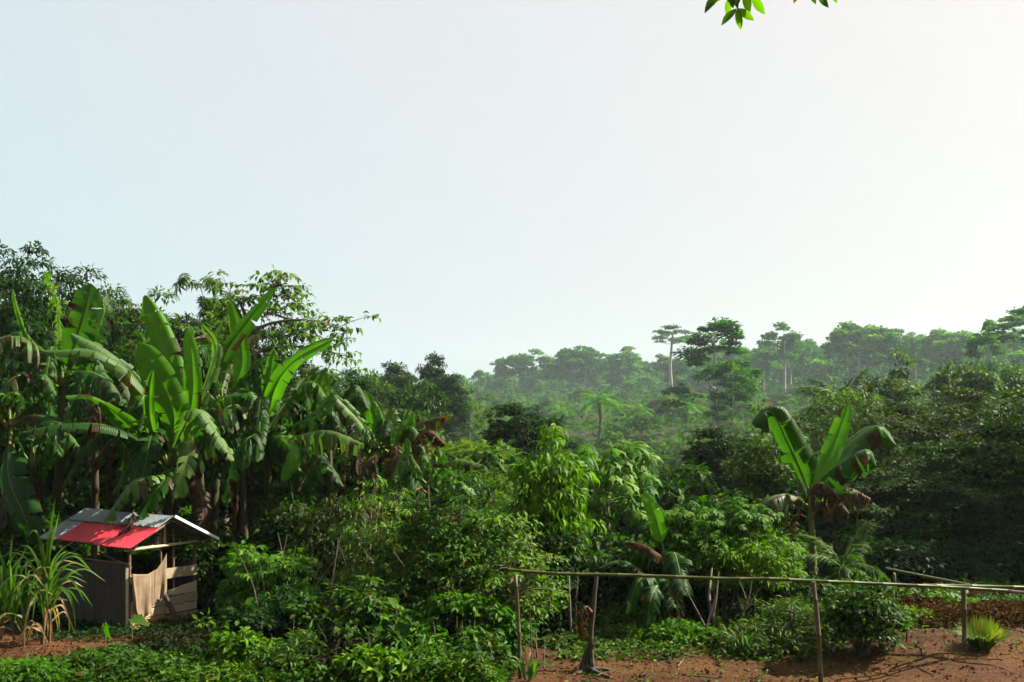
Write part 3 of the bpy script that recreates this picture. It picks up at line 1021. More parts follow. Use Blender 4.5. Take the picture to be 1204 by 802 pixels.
def wood_mat(name, c1, c2, c3):
    m, t, N, L = newmat(name)
    tc = N('ShaderNodeTexCoord')
    mp = N('ShaderNodeMapping')
    mp.inputs['Scale'].default_value = (4, 4, 26)
    mp.inputs['Rotation'].default_value = (0, 0, 1.0)
    L(tc.outputs['Object'], mp.inputs['Vector'])
    oi = N('ShaderNodeObjectInfo')
    n = noise(t, L, 3.0, 6, .65, mp.outputs['Vector'])
    n2 = noise(t, L, 5.0, 4, .6, tc.outputs['Object'])
    col = ramp(t, n, [(.3, c1), (.6, c2)], L)
    col = mixc(t, L, math_n(t, L, 'MULTIPLY', n2, .8), col, c3)
    h = N('ShaderNodeHueSaturation')
    L(col, h.inputs['Color'])
    L(math_n(t, L, 'ADD', math_n(t, L, 'MULTIPLY', oi.outputs['Random'], .5), .75), h.inputs['Value'])
    out(t, L, principled(t, L, h.outputs['Color'], .85, .2, bump(t, L, n, .5, .01)))
    return m


M['board'] = wood_mat('board', (.17, .13, .082), (.40, .315, .21), (.30, .235, .15))
M['board_tan'] = wood_mat('board_tan', (.20, .125, .05), (.36, .235, .10), (.28, .175, .072))
M['pole_wood'] = wood_mat('pole_wood', (.06, .042, .028), (.14, .10, .066), (.10, .07, .044))


def metal_mat(name, c1, c2, rust, rough=.45, metal=.0, rust_amt=.55):
    m, t, N, L = newmat(name)
    tc = N('ShaderNodeTexCoord')
    n = noise(t, L, 2.5, 6, .65, tc.outputs['Object'])
    n2 = noise(t, L, 14, 5, .7, tc.outputs['Object'])
    col = ramp(t, n, [(.3, c1), (.7, c2)], L)
    dt = N('ShaderNodeVectorMath')
    dt.operation = 'DOT_PRODUCT'
    dt.inputs[1].default_value = tuple(KU)
    L(tc.outputs['Object'], dt.inputs[0])
    sz_ = N('ShaderNodeSeparateXYZ')
    L(tc.outputs['Object'], sz_.inputs[0])
    cb = N('ShaderNodeCombineXYZ')
    L(math_n(t, L, 'MULTIPLY', dt.outputs['Value'], 9.0), cb.inputs[0])
    L(math_n(t, L, 'MULTIPLY', sz_.outputs['Z'], 1.6), cb.inputs[1])
    stk = noise(t, L, 1.6, 5, .65, cb.outputs[0])
    col = mixc(t, L, math_n(t, L, 'MULTIPLY', math_n(t, L, 'SUBTRACT', stk, .42), 2.2, True), col, rust)
    r = math_n(t, L, 'MULTIPLY', math_n(t, L, 'SUBTRACT', n2, rust_amt), 6.0, True)
    col = mixc(t, L, r, col, rust)
    out(t, L, principled(t, L, col, rough, .5, bump(t, L, n2, .15, .005), Metallic=metal))
    return m


M['sheet_red'] = metal_mat('sheet_red', (.30, .006, .016), (.45, .012, .030), (.15, .012, .012), .45, 0, .60)
M['sheet_grey'] = metal_mat('sheet_grey', (.10, .13, .14), (.20, .235, .235), (.075, .06, .045), .45, .2, .56)
M['lit_edge'] = metal_mat('lit_edge', (.55, .57, .57), (.70, .71, .70), (.4, .38, .34), .5, 0, .7)  # pale tone stands in for sunlight on the roof sheet edge
M['sheet_old'] = metal_mat('sheet_old', (.028, .022, .016), (.055, .044, .033), (.026, .017, .011), .6, .2, .5)


def corrugated(mb, o, a, la, b, lb, nn, pitch=.072, amp=.013, thick=.0015, mi=0):
    """sheet: ribs run along b, waves across a, nn = outward normal"""
    na = int(la / pitch * 6)
    s = np.linspace(0, la, na + 1)
    wv = amp * np.sin(s / pitch * 2 * math.pi)
    nb = 4
    tb = np.linspace(0, lb, nb + 1)
    sag = .006 * np.sin(tb / lb * math.pi)
    for sgn in (1, -1):
        v = o + a * s[None, :, None] + b * tb[:, None, None] + nn * (wv[None, :, None] + sgn * thick - sag[:, None, None])
        i = (np.arange(nb)[:, None] * (na + 1) + np.arange(na)[None]).reshape(-1)
        f = np.stack([i, i + 1, i + na + 2, i + na + 1], -1)
        mb.add(v.reshape(-1, 3), f if sgn > 0 else f[:, ::-1], mi)
    return mb


def post(parent, name, p0, p1, r, mat='pole_wood', n=6):
    mb = MB()
    q = spline([p0, (np.asarray(p0) + np.asarray(p1)) / 2 + R.normal(size=3) * [.012, .012, 0], p1], n)
    tube(mb, q, r * R.uniform(.85, 1.15, n), 7)
    return mb.build(name, M[mat], parent)


def plank(parent, p0, p1, hgt, thick=.012, mat='board', top=0.0, name='board'):
    """upright plank between two bottom points, slightly uneven upper edge"""
    p0, p1 = np.asarray(p0), np.asarray(p1)
    d = p1 - p0
    n = nrm(np.cross(nrm(d), UP))
    k = 7
    t = np.linspace(0, 1, k)[:, None]
    lo = p0 + d * t + UP * R.uniform(-.006, .006, (k, 1))
    hi = p0 + d * t + UP * (hgt + top * (t - .5) + R.uniform(-.007, .007, (k, 1)))
    v = np.vstack([lo - n * thick, hi - n * thick, lo + n * thick, hi + n * thick])
    f = []
    for i in range(k - 1):
        f += [[i, i + 1, k + i + 1, k + i], [2 * k + i + 1, 2 * k + i, 3 * k + i, 3 * k + i + 1],
              [k + i, k + i + 1, 3 * k + i + 1, 3 * k + i], [i + 1, i, 2 * k + i, 2 * k + i + 1]]
    f += [[0, k, 3 * k, 2 * k], [k - 1, 3 * k - 1, 4 * k - 1, 2 * k - 1]]
    return MB().add(v, f).build(name, M[mat], parent, False)


def build_shed():
    t = thing('shed', 'small open wooden shed with a red and grey corrugated roof', 'shed')
    W, D = 1.22, 1.67
    EZ, RZ = 1.30, 1.69                              # eaves and ridge above K0
    hs = W / 2 + .16
    sl = math.hypot(hs, RZ - EZ)
    mid = W / 2
    dn_l = nrm(-KV * hs - UP * (RZ - EZ))            # down the left slope
    nl = nrm(np.cross(dn_l, KU))
    nl = nl if nl[2] > 0 else -nl
    dn_r = nrm(KV * hs - UP * (RZ - EZ))
    nr = nrm(np.cross(dn_r, KU))
    nr = nr if nr[2] > 0 else -nr
    u0, u1 = -.27, D + .35
    ridge = sp(0, mid, RZ)

    def sheet(uA, uB, sA, sB, mat, lift, side, label):
        mb = MB()
        dn, nn = (dn_l, nl) if side == 'l' else (dn_r, nr)
        o = ridge + KU * uA + dn * sA + nn * lift
        corrugated(mb, o, KU, uB - uA, dn, sB - sA, nn)
        ob = mb.build('roof_sheet', M[mat], t)
        ob['label'] = label
    sheet(u0 + .01, .42, 0.0, .33, 'sheet_grey', .026, 'l', 'grey roof sheet at the ridge over the gable')
    sheet(.40, 1.20, .01, .34, 'sheet_grey', .033, 'l', 'grey roof sheet under the fallen leaf')
    sheet(1.17, u1, -.01, .35, 'sheet_grey', .040, 'l', 'grey roof sheet at the far end of the ridge')
    sheet(u0, .66, .27, sl + .02, 'sheet_red', .004, 'l', 'red roof sheet over the gable corner')
    sheet(.63, 1.62, .26, sl, 'sheet_red', .011, 'l', 'red roof sheet in the middle of the eave')
    sheet(1.59, u1 + .02, .24, sl + .03, 'sheet_grey', .018, 'l', 'grey roof sheet at the far end of the eave')
    sheet(u0 - .01, .55, -.02, sl + .06, 'sheet_grey', .006, 'r', 'grey roof sheet on the slope facing away')
    sheet(.52, 1.30, -.02, sl + .04, 'sheet_grey', .013, 'r', 'second grey roof sheet on the slope facing away')
    sheet(1.27, u1, -.02, sl + .05, 'sheet_grey', .020, 'r', 'third grey roof sheet on the slope facing away')
    # frame
    for (u, v, h) in ((0, 0, 1.27), (0, W, 1.27), (D, 0, 1.27), (D, W, 1.27), (D * .5, 0, 1.30), (D * .5, W, 1.30), (0, .56, 1.60), (0, .80, 1.48)):
        post(t, 'post', sp(u, v, -.15), sp(u, v, h), .024 if v not in (.56, .80) else .018)
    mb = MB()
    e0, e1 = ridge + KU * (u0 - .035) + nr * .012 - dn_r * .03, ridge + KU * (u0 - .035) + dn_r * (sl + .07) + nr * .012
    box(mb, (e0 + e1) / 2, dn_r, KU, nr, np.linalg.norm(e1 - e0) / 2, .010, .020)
    mb.build('lit_edge_strip', M['lit_edge'], t, False)  # added pale strip painting the sunlit edge of the right roof sheet
    post(t, 'king_post', sp(-.03, mid, 1.24), sp(-.03, mid, RZ - .03), .026, 'board_tan')
    post(t, 'king_post', sp(D, mid, 1.24), sp(D, mid, RZ - .03), .026)
    post(t, 'tie_beam', sp(-.04, -.10, 1.235), sp(-.04, W + .10, 1.255), .022, 'board')
    post(t, 'tie_beam', sp(D, -.10, 1.235), sp(D, W + .10, 1.255), .022)
    post(t, 'ridge_pole', sp(-.22, mid, RZ - .025), sp(D + .3, mid, RZ - .025), .020)
    for v in (-.03, W + .03):
        post(t, 'eave_pole', sp(-.2, v, 1.275), sp(D + .25, v, 1.275), .018)
    for u in (-.2, D * .5, D + .2):
        for v in (-.10, W + .10):
            post(t, 'rafter', sp(u, v, EZ + .005), sp(u, mid, RZ - .05), .016)
    # low corrugated walls
    for nm, (o, a, la) in {'f': (sp(0.02, -.035, .02), KU, D - .02)}.items():
        for k in range(2):
            mb = MB()
            corrugated(mb, o + a * (la * .5 * k - .02 * k) - KV * .004 * k + UP * (.012 * k), a, la * .5 + .02, UP, .98 - .03 * k, -KV, .075, .010)
            mb.build('wall_sheet', M['sheet_old'], t)
    mb = MB()
    corrugated(mb, sp(0.0, W + .03, .02), KU, D, UP, .9, KV, .075, .010)
    mb.build('wall_sheet', M['sheet_old'], t)
    mb = MB()
    corrugated(mb, sp(D + .03, 0, .02), KV, W, UP, .95, KU, .075, .010)
    mb.build('wall_sheet', M['sheet_old'], t)
    post(t, 'wall_rail', sp(-.05, -.02, 1.02), sp(D, -.02, 1.03), .016)
    post(t, 'wall_rail', sp(.02, .05, .96), sp(.8, .03, 1.14), .014)
    plank(t, sp(0.012, -.055, -.02), sp(-.006, -.020, -.02), .99, .010, 'board', name='corner_batten')
    # gable boards
    e = -.036
    plank(t, sp(e, -.01, -.03), sp(e, .60, -.03), .20, .012, 'board_tan')
    plank(t, sp(e - .002, .62, -.03), sp(e - .002, W + .02, -.03), .17, .012, 'board_tan')
    plank(t, sp(e - .004, .00, .185), sp(e - .004, .61, .18), .125, .011, 'board')
    plank(t, sp(e + .001, .63, .165), sp(e + .001, W, .17), .115, .011, 'board')
    plank(t, sp(e + .001, .01, .325), sp(e + .001, .60, .32), .13, .011, 'board')
    plank(t, sp(e - .003, .60, .295), sp(e - .003, W + .01, .30), .135, .011, 'board', .02)
    plank(t, sp(e, .66, .45), sp(e, W, .445), .13, .010, 'board', .09)
    plank(t, sp(e, .54, .72), sp(e, W + .01, .715), .16, .011, 'board')
    plank(t, sp(e + .002, -.01, .72), sp(e + .002, .22, .72), .12, .010, 'board')
    plank(t, sp(e - .002, .05, 1.20), sp(e - .002, .40, 1.215), .055, .010, 'board')
    # earth floor and back-up planks inside keep it dark
    return t


build_shed()


def cloth():
    m, t, N, L = newmat('sackcloth')
    tc = N('ShaderNodeTexCoord')
    n = noise(t, L, 6, 5, .6, tc.outputs['Object'])
    n2 = noise(t, L, 90, 2, .5, tc.outputs['Object'])
    col = ramp(t, n, [(.3, (.13, .088, .052)), (.7, (.22, .158, .10))], L)
    out(t, L, principled(t, L, col, .95, .1, bump(t, L, n2, .4, .004)))
    nu, nv = 40, 26
    s = np.linspace(0, 1, nu)
    # upper edge sags from the corner post and climbs to the middle post; lower edge hangs lower on the left
    topv = -.01 + .62 * s
    topz = np.interp(s, [0, .15, .45, .72, .9, 1], [.88, .86, .84, .90, 1.02, 1.12])
    botz = np.interp(s, [0, .12, .3, .42, .6, .8, 1], [.40, .24, .20, .24, .36, .44, .42])
    botz = botz + .018 * np.sin(s * 37) + .014 * np.sin(s * 61 + 1)
    q = np.linspace(0, 1, nv)
    V = np.zeros((nv, nu, 3))
    for j, a in enumerate(q):
        ph = 30 * s + 2.6 * np.sin(s * 9 + 1) + 1.6 * np.sin(s * 21) + a * 2.5 * (s - .3) + .5 * np.sin(a * 5 + s * 8)
        fold = (.006 + .024 * a) * np.sin(ph) * (.5 + .5 * np.sin(s * 13 + 2 * a)) + .018 * a * np.sin(ph * .31 + 1)
        vv_ = topv + (.02 * a * (1 - s)) - .04 * a * s * s
        V[j] = sp(0, 0, 0) + KU * (-.075 - .03 * a + fold)[:, None] + KV * vv_[:, None] + UP * (topz * (1 - a) + botz * a)[:, None]
    i = (np.arange(nv - 1)[:, None] * nu + np.arange(nu - 1)[None]).reshape(-1)
    o = MB().add(V.reshape(-1, 3), np.stack([i, i + 1, i + nu + 1, i + nu], -1)).build('hanging_cloth', m)
    md = o.modifiers.new('thick', 'SOLIDIFY')
    md.thickness = .003
    tag(o, 'tan sackcloth hung in folds over the open front of the shed', 'cloth')


cloth()
mb = MB()
tube(mb, spline([sp(-.40, .62, -.05), sp(-.22, .58, .30), sp(-.07, .54, .56)], 8), np.linspace(.045, .036, 8), 9)
tag(mb.build('leaning_log', M['dead_wood']), 'short log leaning against the front boards of the shed', 'log')


# ------------------------------------------------------------------ banana plants
FACE = {'u': (0, -.15, 1), 'c': (0.1, -1, .25), 'l': (-.6, -.7, .5), 'r': (.7, -.6, .5), 'ul': (-.45, -.35, .85), 'ur': (.5, -.3, .85), 'b': (.2, .6, .6)}


def banana_leaf(parent, origin, pts, width, face='u', fresh=.3, dry=0.0, tear=.15, fold=.25, droop=.5, pet=.16, mat='banana_blade', g=R, nst=None, label=None):
    """one blade along a midrib curve; the blade is split between veins where the wind has torn it"""
    pts = np.asarray(pts, float) - origin
    dry = max(dry, .10 if fresh > .6 else .15)
    n = 34
    C = spline(pts, n)
    L = np.linalg.norm(np.diff(C, axis=0), axis=1).sum()
    T = nrm(np.gradient(C, axis=0))
    fv = np.asarray(FACE[face] if isinstance(face, str) else face, float)
    Nn = nrm(fv - (T @ fv)[:, None] * T)
    S = np.cross(T, Nn)
    ts = np.linspace(0, 1, n)
    mb = MB()

    def wid(t):
        u = np.clip((t - pet) / (1 - pet), 0, 1)
        return .5 * width * np.minimum(1, (u / .16 + .03)) ** .65 * np.clip(1 - u ** 5.0, 0, 1) ** .55 + .002

    def samp(A, t):
        return np.stack([np.interp(t, ts, A[:, j]) for j in range(3)], -1)
    na = 5
    for sd in (-1, 1):
        tear = min(1.0, tear * 1.1 + .05 + .08 * (1 - fresh)) if sd < 0 else tear
        ns = nst or max(2, int(3 + tear * 24))
        cuts = np.sort(np.concatenate([[pet], pet + (1 - pet) * (np.linspace(0, 1, ns + 1)[1:-1] + g.uniform(-.3, .3, ns - 1) / ns), [1.0]]))
        for k in range(ns):
            t0, t1 = cuts[k], cuts[k + 1]
            m = max(3, int((t1 - t0) * 30))
            tt = np.linspace(t0, t1, m)
            a = np.linspace(0, 1, na)
            off = g.normal() * .35 * min(1, tear * 1.6)
            sag = abs(g.normal()) * tear * 1.2
            gap = min(.5, .05 + tear * .55) * g.uniform(.3, 1) * (t1 - t0)
            TT = tt[:, None] + 0 * a[None]
            cen = (t0 + t1) / 2
            TT = TT + np.sign(cen - TT) * np.minimum(np.abs(cen - TT), gap * .5) * (a[None] ** 1.3)
            Wd = wid(np.clip(TT, 0, 1)) * (1 - .10 * g.random() * tear)
            Cc, Tt, Ss, NN = (samp(A, TT.ravel()).reshape(m, na, 3) for A in (C, T, S, Nn))
            phi = fold + off * a - droop * a * a
            x = Wd * a[None]
            rip = .018 * width * np.sin(TT * 38 + sd) * a[None]
            v = Cc + sd * Ss * (x * np.cos(phi)[None])[..., None] + NN * (x * np.sin(phi)[None] + rip)[..., None] + Tt * (x * .22)[..., None]
            v[..., 2] -= x * sag * a[None]
            i = (np.arange(m - 1)[:, None] * na + np.arange(na - 1)[None]).reshape(-1)
            f = np.stack([i, i + na, i + na + 1, i + 1], -1)
            if sd < 0:
                f = f[:, ::-1]
            dr = np.clip(dry + .25 * dry * (TT - .5) + (g.random() < dry * .6) * .35 * a[None], 0, 1)
            mb.add(v.reshape(-1, 3), f, 0, across=(sd * a[None] + 0 * TT).ravel(), along=(TT - .10 * a[None] * sd * 0).ravel() * L * .5,
                   fresh=np.full(m * na, fresh * .85), dry=dr.ravel())
    rr = np.interp(ts, [0, pet, 1], [.034, .020, .004]) * min(1.2, .6 + width * .8)
    tube(mb, C - Nn * rr[:, None] * .6, rr, 6, 1)
    o = mb.build('leaf', [M[mat], M['midrib'] if dry < .6 else M['midrib_dry']], parent)
    if label:
        o['label'] = label
    return o


def px_leaf(parent, origin, Y, spec, g):
    """spec: list of (px, py, depth offset), width px, face, fresh, dry, tear, options"""
    pts, wpx, face, fresh, dry, tear = spec[:6]
    kw = dict(spec[6]) if len(spec) > 6 else {}
    P3 = [at(x, y, Y + d) for x, y, d in pts]
    return banana_leaf(parent, origin, P3, wpx * Y / F, face, fresh, dry, tear, g=g, **kw)


def banana(px_base, px_top, py_top, Y, specs, label, seed, nrand=4, ndead=4, r=.11, span=1.5, up=(.0, .9), stem='pseudostem'):
    g = np.random.default_rng(seed)
    b = foot(px_base, Y)
    t = thing('banana_plant', label, 'banana plant', b)
    top = at(px_top, py_top, Y) - b
    mb = MB()
    q = spline([[0, 0, -.15], [top[0] * .35, 0, top[2] * .5], top], 12)
    tube(mb, q, np.linspace(r, r * .45, 12) * (1 + .08 * g.normal(size=12)), 10)
    mb.build('stem', M[stem], t)
    for s in specs:
        px_leaf(t, b, Y, s, g)
    for k in range(nrand):          # more blades of the rosette, mostly hidden
        a = g.uniform(0, 6.283)
        el = g.uniform(*up)
        d = np.array([math.cos(a), math.sin(a), 0])
        ln = span * g.uniform(.75, 1.2)
        p0 = b + top - [0, 0, .05]
        p1 = p0 + d * ln * .45 + UP * ln * (.25 + .5 * el)
        p2 = p0 + d * ln * (.95 - .3 * el) + UP * ln * (el - .45)
        banana_leaf(t, b, [p0, p1, p2], g.uniform(.28, .44), (d[0] * -.4, d[1] * -.4, 1), g.uniform(0, .3), max(0, g.normal() * .2), g.uniform(.3, .9), g=g)
    for k in range(ndead):          # withered blades hanging along the stem
        a = g.uniform(0, 6.283)
        d = np.array([math.cos(a), math.sin(a), 0])
        h = g.uniform(.6, .98)
        p0 = b + top * h
        ln = span * g.uniform(.5, .9)
        banana_leaf(t, b, [p0, p0 + d * .25 + UP * .10, p0 + d * .36 - UP * ln * .45, p0 + d * .30 - UP * min(ln, top[2] * h * .9)], g.uniform(.16, .3), (d[0], d[1], .3),
                    0, g.uniform(.7, 1), g.uniform(.5, .9), fold=-.6, droop=.8, g=g)
    return t


CB = 'banana_blade'
PALE = dict(mat='banana_pale')
# far left plant
banana(68, 72, 450, 18.0, [
    ([(72, 450, 0), (70, 400, -.1), (66, 350, -.2), (52, 318, -.3)], 34, 'l', .45, .05, .75, PALE),
    ([(74, 450, 0), (88, 405, -.3), (99, 370, -.4), (108, 334, -.4)], 44, 'c', .30, 0, .22, dict(fold=.15, droop=.2)),
    ([(76, 450, 0), (110, 400, .3), (122, 370, .4), (126, 344, .5)], 26, 'r', .25, .05, .7),
    ([(70, 450, 0), (36, 400, -.4), (24, 372, -.5), (15, 340, -.6)], 12, 'l', .75, 0, .05, dict(fold=1.0)),
    ([(70, 452, 0), (40, 405, -.8), (0, 398, -1.2), (-30, 440, -1.4)], 30, 'u', .15, .25, .8, PALE),
    ([(70, 455, 0), (30, 440, -.9), (5, 455, -1.3), (-15, 500, -1.4)], 30, 'l', .1, .3, .7),
    ([(72, 452, 0), (96, 436, -.9), (130, 450, -1.3), (150, 490, -1.4)], 30, 'u', .1, .15, .6),
], 'far left banana plant with a broad upright leaf and tattered pale leaf', 301, 8, 1, .13)
# second plant, mostly in shade, at the left edge
banana(14, 12, 500, 17.0, [
    ([(12, 500, 0), (10, 560, -.6), (30, 610, -1), (36, 640, -1)], 46, 'l', .05, 0, .1),
    ([(14, 500, 0), (40, 488, -.5), (80, 500, -.9), (128, 505, -1.0)], 26, 'u', .1, 0, .25),
    ([(10, 500, 0), (-10, 450, 0), (-20, 420, 0)], 34, 'l', .2, .1, .4),
    ([(12, 500, 0), (6, 470, -.4), (20, 462, -.7), (28, 480, -.9)], 18, 'r', .9, 0, .5),
], 'shaded banana plant at the left edge behind the sugar cane', 302, 8, 1, .12)
# the big bright plant over the shed
banana(196, 198, 545, 16.8, [
    ([(198, 545, 0), (208, 470, .1), (196, 410, .15), (170, 347, .1)], 33, 'c', .72, 0, .18, dict(fold=.3)),
    ([(198, 545, 0), (204, 490, -.4), (188, 445, -.6), (164, 404, -.7)], 40, 'c', .95, 0, .10, dict(fold=.2, droop=.3)),
    ([(200, 545, 0), (224, 480, -.2), (226, 430, -.3), (221, 387, -.3)], 21, 'c', 1.0, 0, .03, dict(fold=.2, droop=.2)),
    ([(200, 545, 0), (236, 470, .2), (254, 410, .4), (237, 381, .4)], 20, 'l', .5, .06, .2, PALE),
    ([(196, 545, 0), (165, 455, -.8), (118, 415, -1.2), (49, 412, -1.4)], 27, 'u', .30, .05, .32, dict(mat='banana_pale', droop=.7)),
    ([(196, 545, 0), (168, 460, -.2), (128, 415, -.3), (84, 392, -.4)], 28, 'ul', .25, .05, .35, dict(mat='banana_pale', droop=.6)),
    ([(196, 548, 0), (150, 498, -1.0), (110, 468, -1.4), (77, 466, -1.6)], 24, 'ul', .45, 0, .15, dict(fold=.5)),
    ([(196, 550, 0), (140, 505, -1.2), (80, 498, -1.6), (26, 508, -1.8)], 26, 'u', .1, 0, .25),
    ([(198, 548, 0), (215, 505, -.8), (235, 482, -1.2), (275, 542, -1.4)], 26, 'ur', .25, .15, .5, PALE),
    ([(200, 548, 0), (214, 520, -1.0), (222, 532, -1.5), (205, 586, -1.7)], 24, (.3, -.9, .3), .55, .12, .55, dict(mat='banana_pale', droop=.3)),
    ([(196, 550, 0), (186, 560, -1.0), (158, 566, -1.5), (122, 613, -1.5)], 24, (-.5, -.6, .6), .45, .12, .35, dict(mat='banana_pale', droop=.5)),
    ([(198, 552, 0), (196, 560, -1.0), (178, 584, -1.3), (160, 612, -1.35)], 24, (-.3, -.9, .3), .15, .05, .3),
    ([(196, 545, 0), (178, 500, -.9), (176, 460, -1.1), (180, 435, -1.2)], 13, 'c', .9, 0, .1, dict(fold=.7)),
    ([(200, 548, 0), (236, 500, -.6), (256, 470, -.8), (290, 462, -.9)], 28, 'ur', .15, .1, .6),
    ([(198, 552, 0), (226, 560, -.5), (238, 590, -.7), (240, 632, -.8)], 22, (.4, -.8, .2), .05, .75, .6),
], 'large banana plant with bright upright leaves over the shed roof', 303, 8, 1, .14)
# behind it
banana(246, 262, 480, 18.4, [
    ([(262, 480, 0), (262, 425, -.1), (290, 380, -.2), (323, 339, -.3)], 17, (.5, -.5, .6), .35, 0, .05, dict(fold=.6)),
    ([(264, 480, 0), (284, 430, 0), (280, 390, 0), (271, 353, 0)], 20, 'c', 1.0, 0, .04, dict(fold=.2, droop=.2)),
    ([(262, 480, 0), (262, 440, .3), (276, 410, .5), (306, 392, .6)], 28, 'ur', .2, .3, .8, PALE),
    ([(262, 480, 0), (290, 440, -.3), (318, 420, -.5), (330, 470, -.6)], 28, 'ur', .25, .15, .8),
    ([(262, 480, 0), (242, 420, .4), (250, 400, .5), (262, 378, .5)], 18, 'l', .4, 0, .3),
    ([(262, 480, 0), (230, 430, .6), (195, 400, .9), (178, 382, 1.0)], 26, 'l', .05, .4, .9),
    ([(262, 482, 0), (288, 460, -.7), (300, 470, -1), (305, 520, -1)], 28, 'r', .2, .2, .75),
], 'banana plant with a narrow leaf reaching up to the right and a lime leaf', 304, 8, 1, .12)
banana(318, 314, 505, 17.4, [
    ([(314, 505, 0), (322, 460, -.3), (345, 425, -.5), (392, 398, -.7)], 22, (.3, -.7, .5), .8, 0, .08, dict(fold=.55)),
    ([(314, 505, 0), (318, 470, .2), (318, 440, .2), (322, 411, .2)], 22, 'c', .85, 0, .25),
    ([(314, 508, 0), (345, 513, -.8), (385, 506, -1.2), (428, 522, -1.4)], 26, 'u', .25, .05, .75, dict(mat='banana_pale', droop=.9, fold=.1)),
    ([(314, 508, 0), (350, 498, -.3), (374, 480, -.4), (392, 462, -.4)], 24, 'ur', .2, .0, .5),
    ([(314, 508, 0), (335, 516, -.8), (346, 534, -1.2), (332, 565, -1.3)], 20, (.2, -.9, .3), .8, 0, .2),
    ([(314, 508, 0), (286, 480, -.6), (262, 492, -1), (232, 545, -1.1)], 28, 'ul', .15, .2, .7, PALE),
    ([(314, 508, 0), (338, 520, -.8), (380, 540, -1.2), (404, 572, -1.3)], 24, 'u', .05, .05, .5),
    ([(314, 505, 0), (340, 470, .5), (362, 442, .8), (398, 440, .9)], 26, 'ur', .3, .1, .8, PALE),
    ([(314, 508, 0), (300, 510, -1.0), (280, 530, -1.3), (262, 590, -1.4)], 26, 'l', .05, .15, .8),
], 'banana plant with a long bright leaf slanting right and a fringed pale arching leaf', 305, 8, 1, .12)
banana(392, 386, 505, 18.0, [
    ([(386, 505, 0), (384, 465, 0), (372, 440, 0), (352, 432, 0)], 26, 'l', .3, .1, .8, PALE),
    ([(386, 505, 0), (372, 480, -.4), (376, 455, -.5), (384, 432, -.5)], 18, 'c', .6, 0, .3),
    ([(386, 508, 0), (376, 530, -.6), (366, 560, -.9), (366, 600, -1)], 26, 'l', .1, .2, .6),
    ([(386, 505, 0), (410, 490, -.3), (418, 510, -.5), (420, 560, -.6)], 22, 'r', .05, .5, .9),
], 'smaller banana plant in the gap before the right banana clump', 306, 6, 1, .10, 1.2)
banana(466, 462, 535, 17.6, [
    ([(462, 535, 0), (445, 522, -.2), (420, 492, -.3), (393, 464, -.3)], 21, 'ul', .35, .05, .25, dict(mat='banana_pale', fold=.5)),
    ([(462, 535, 0), (446, 515, .2), (436, 485, .3), (428, 459, .3)], 26, 'l', .45, .1, .2),
    ([(462, 535, 0), (452, 515, -.4), (444, 495, -.5), (438, 472, -.6)], 17, 'c', .75, 0, .15),
    ([(462, 535, 0), (460, 515, .2), (459, 495, .3), (460, 478, .3)], 28, 'c', .3, 0, .45, PALE),
    ([(464, 535, 0), (470, 520, -.3), (478, 500, -.4), (486, 484, -.4)], 20, 'r', .8, 0, .2),
    ([(464, 535, 0), (478, 512, -.2), (500, 495, -.3), (528, 489, -.4)], 24, 'u', .15, .35, .35),
    ([(464, 538, 0), (482, 522, -.6), (505, 506, -.8), (524, 522, -.8)], 24, 'u', 0, .95, .4, dict(droop=1.2)),
    ([(462, 538, 0), (464, 525, -.9), (466, 535, -1.1), (452, 560, -1.2)], 22, 'c', 0, .9, .5, dict(droop=1.0)),
    ([(462, 538, 0), (445, 535, -.5), (430, 545, -.7), (424, 575, -.8)], 22, 'l', .05, .85, .6),
    ([(464, 540, 0), (480, 545, -.6), (488, 560, -.8), (490, 590, -.9)], 24, 'r', .15, .0, .4),
    ([(462, 540, 0), (456, 552, -.9), (455, 570, -1.0), (456, 590, -1.0)], 20, 'c', .4, 0, .2),
], 'right hand banana clump plant with withered brown drooping leaves', 307, 7, 2, .12, 1.2)
banana(508, 502, 568, 16.2, [
    ([(502, 568, 0), (515, 556, -.3), (535, 541, -.5), (566, 546, -.6)], 24, 'u', .3, .03, .3, dict(droop=.7)),
    ([(502, 568, 0), (518, 562, -.5), (540, 566, -.8), (562, 584, -.9)], 20, 'u', .3, .08, .4, PALE),
    ([(502, 570, 0), (490, 556, -.3), (480, 540, -.3), (478, 515, -.3)], 14, 'c', .5, 0, .1),
], 'low banana plant with two leaves arching right above the olive shrub', 308, 2, 2, .07, .9)
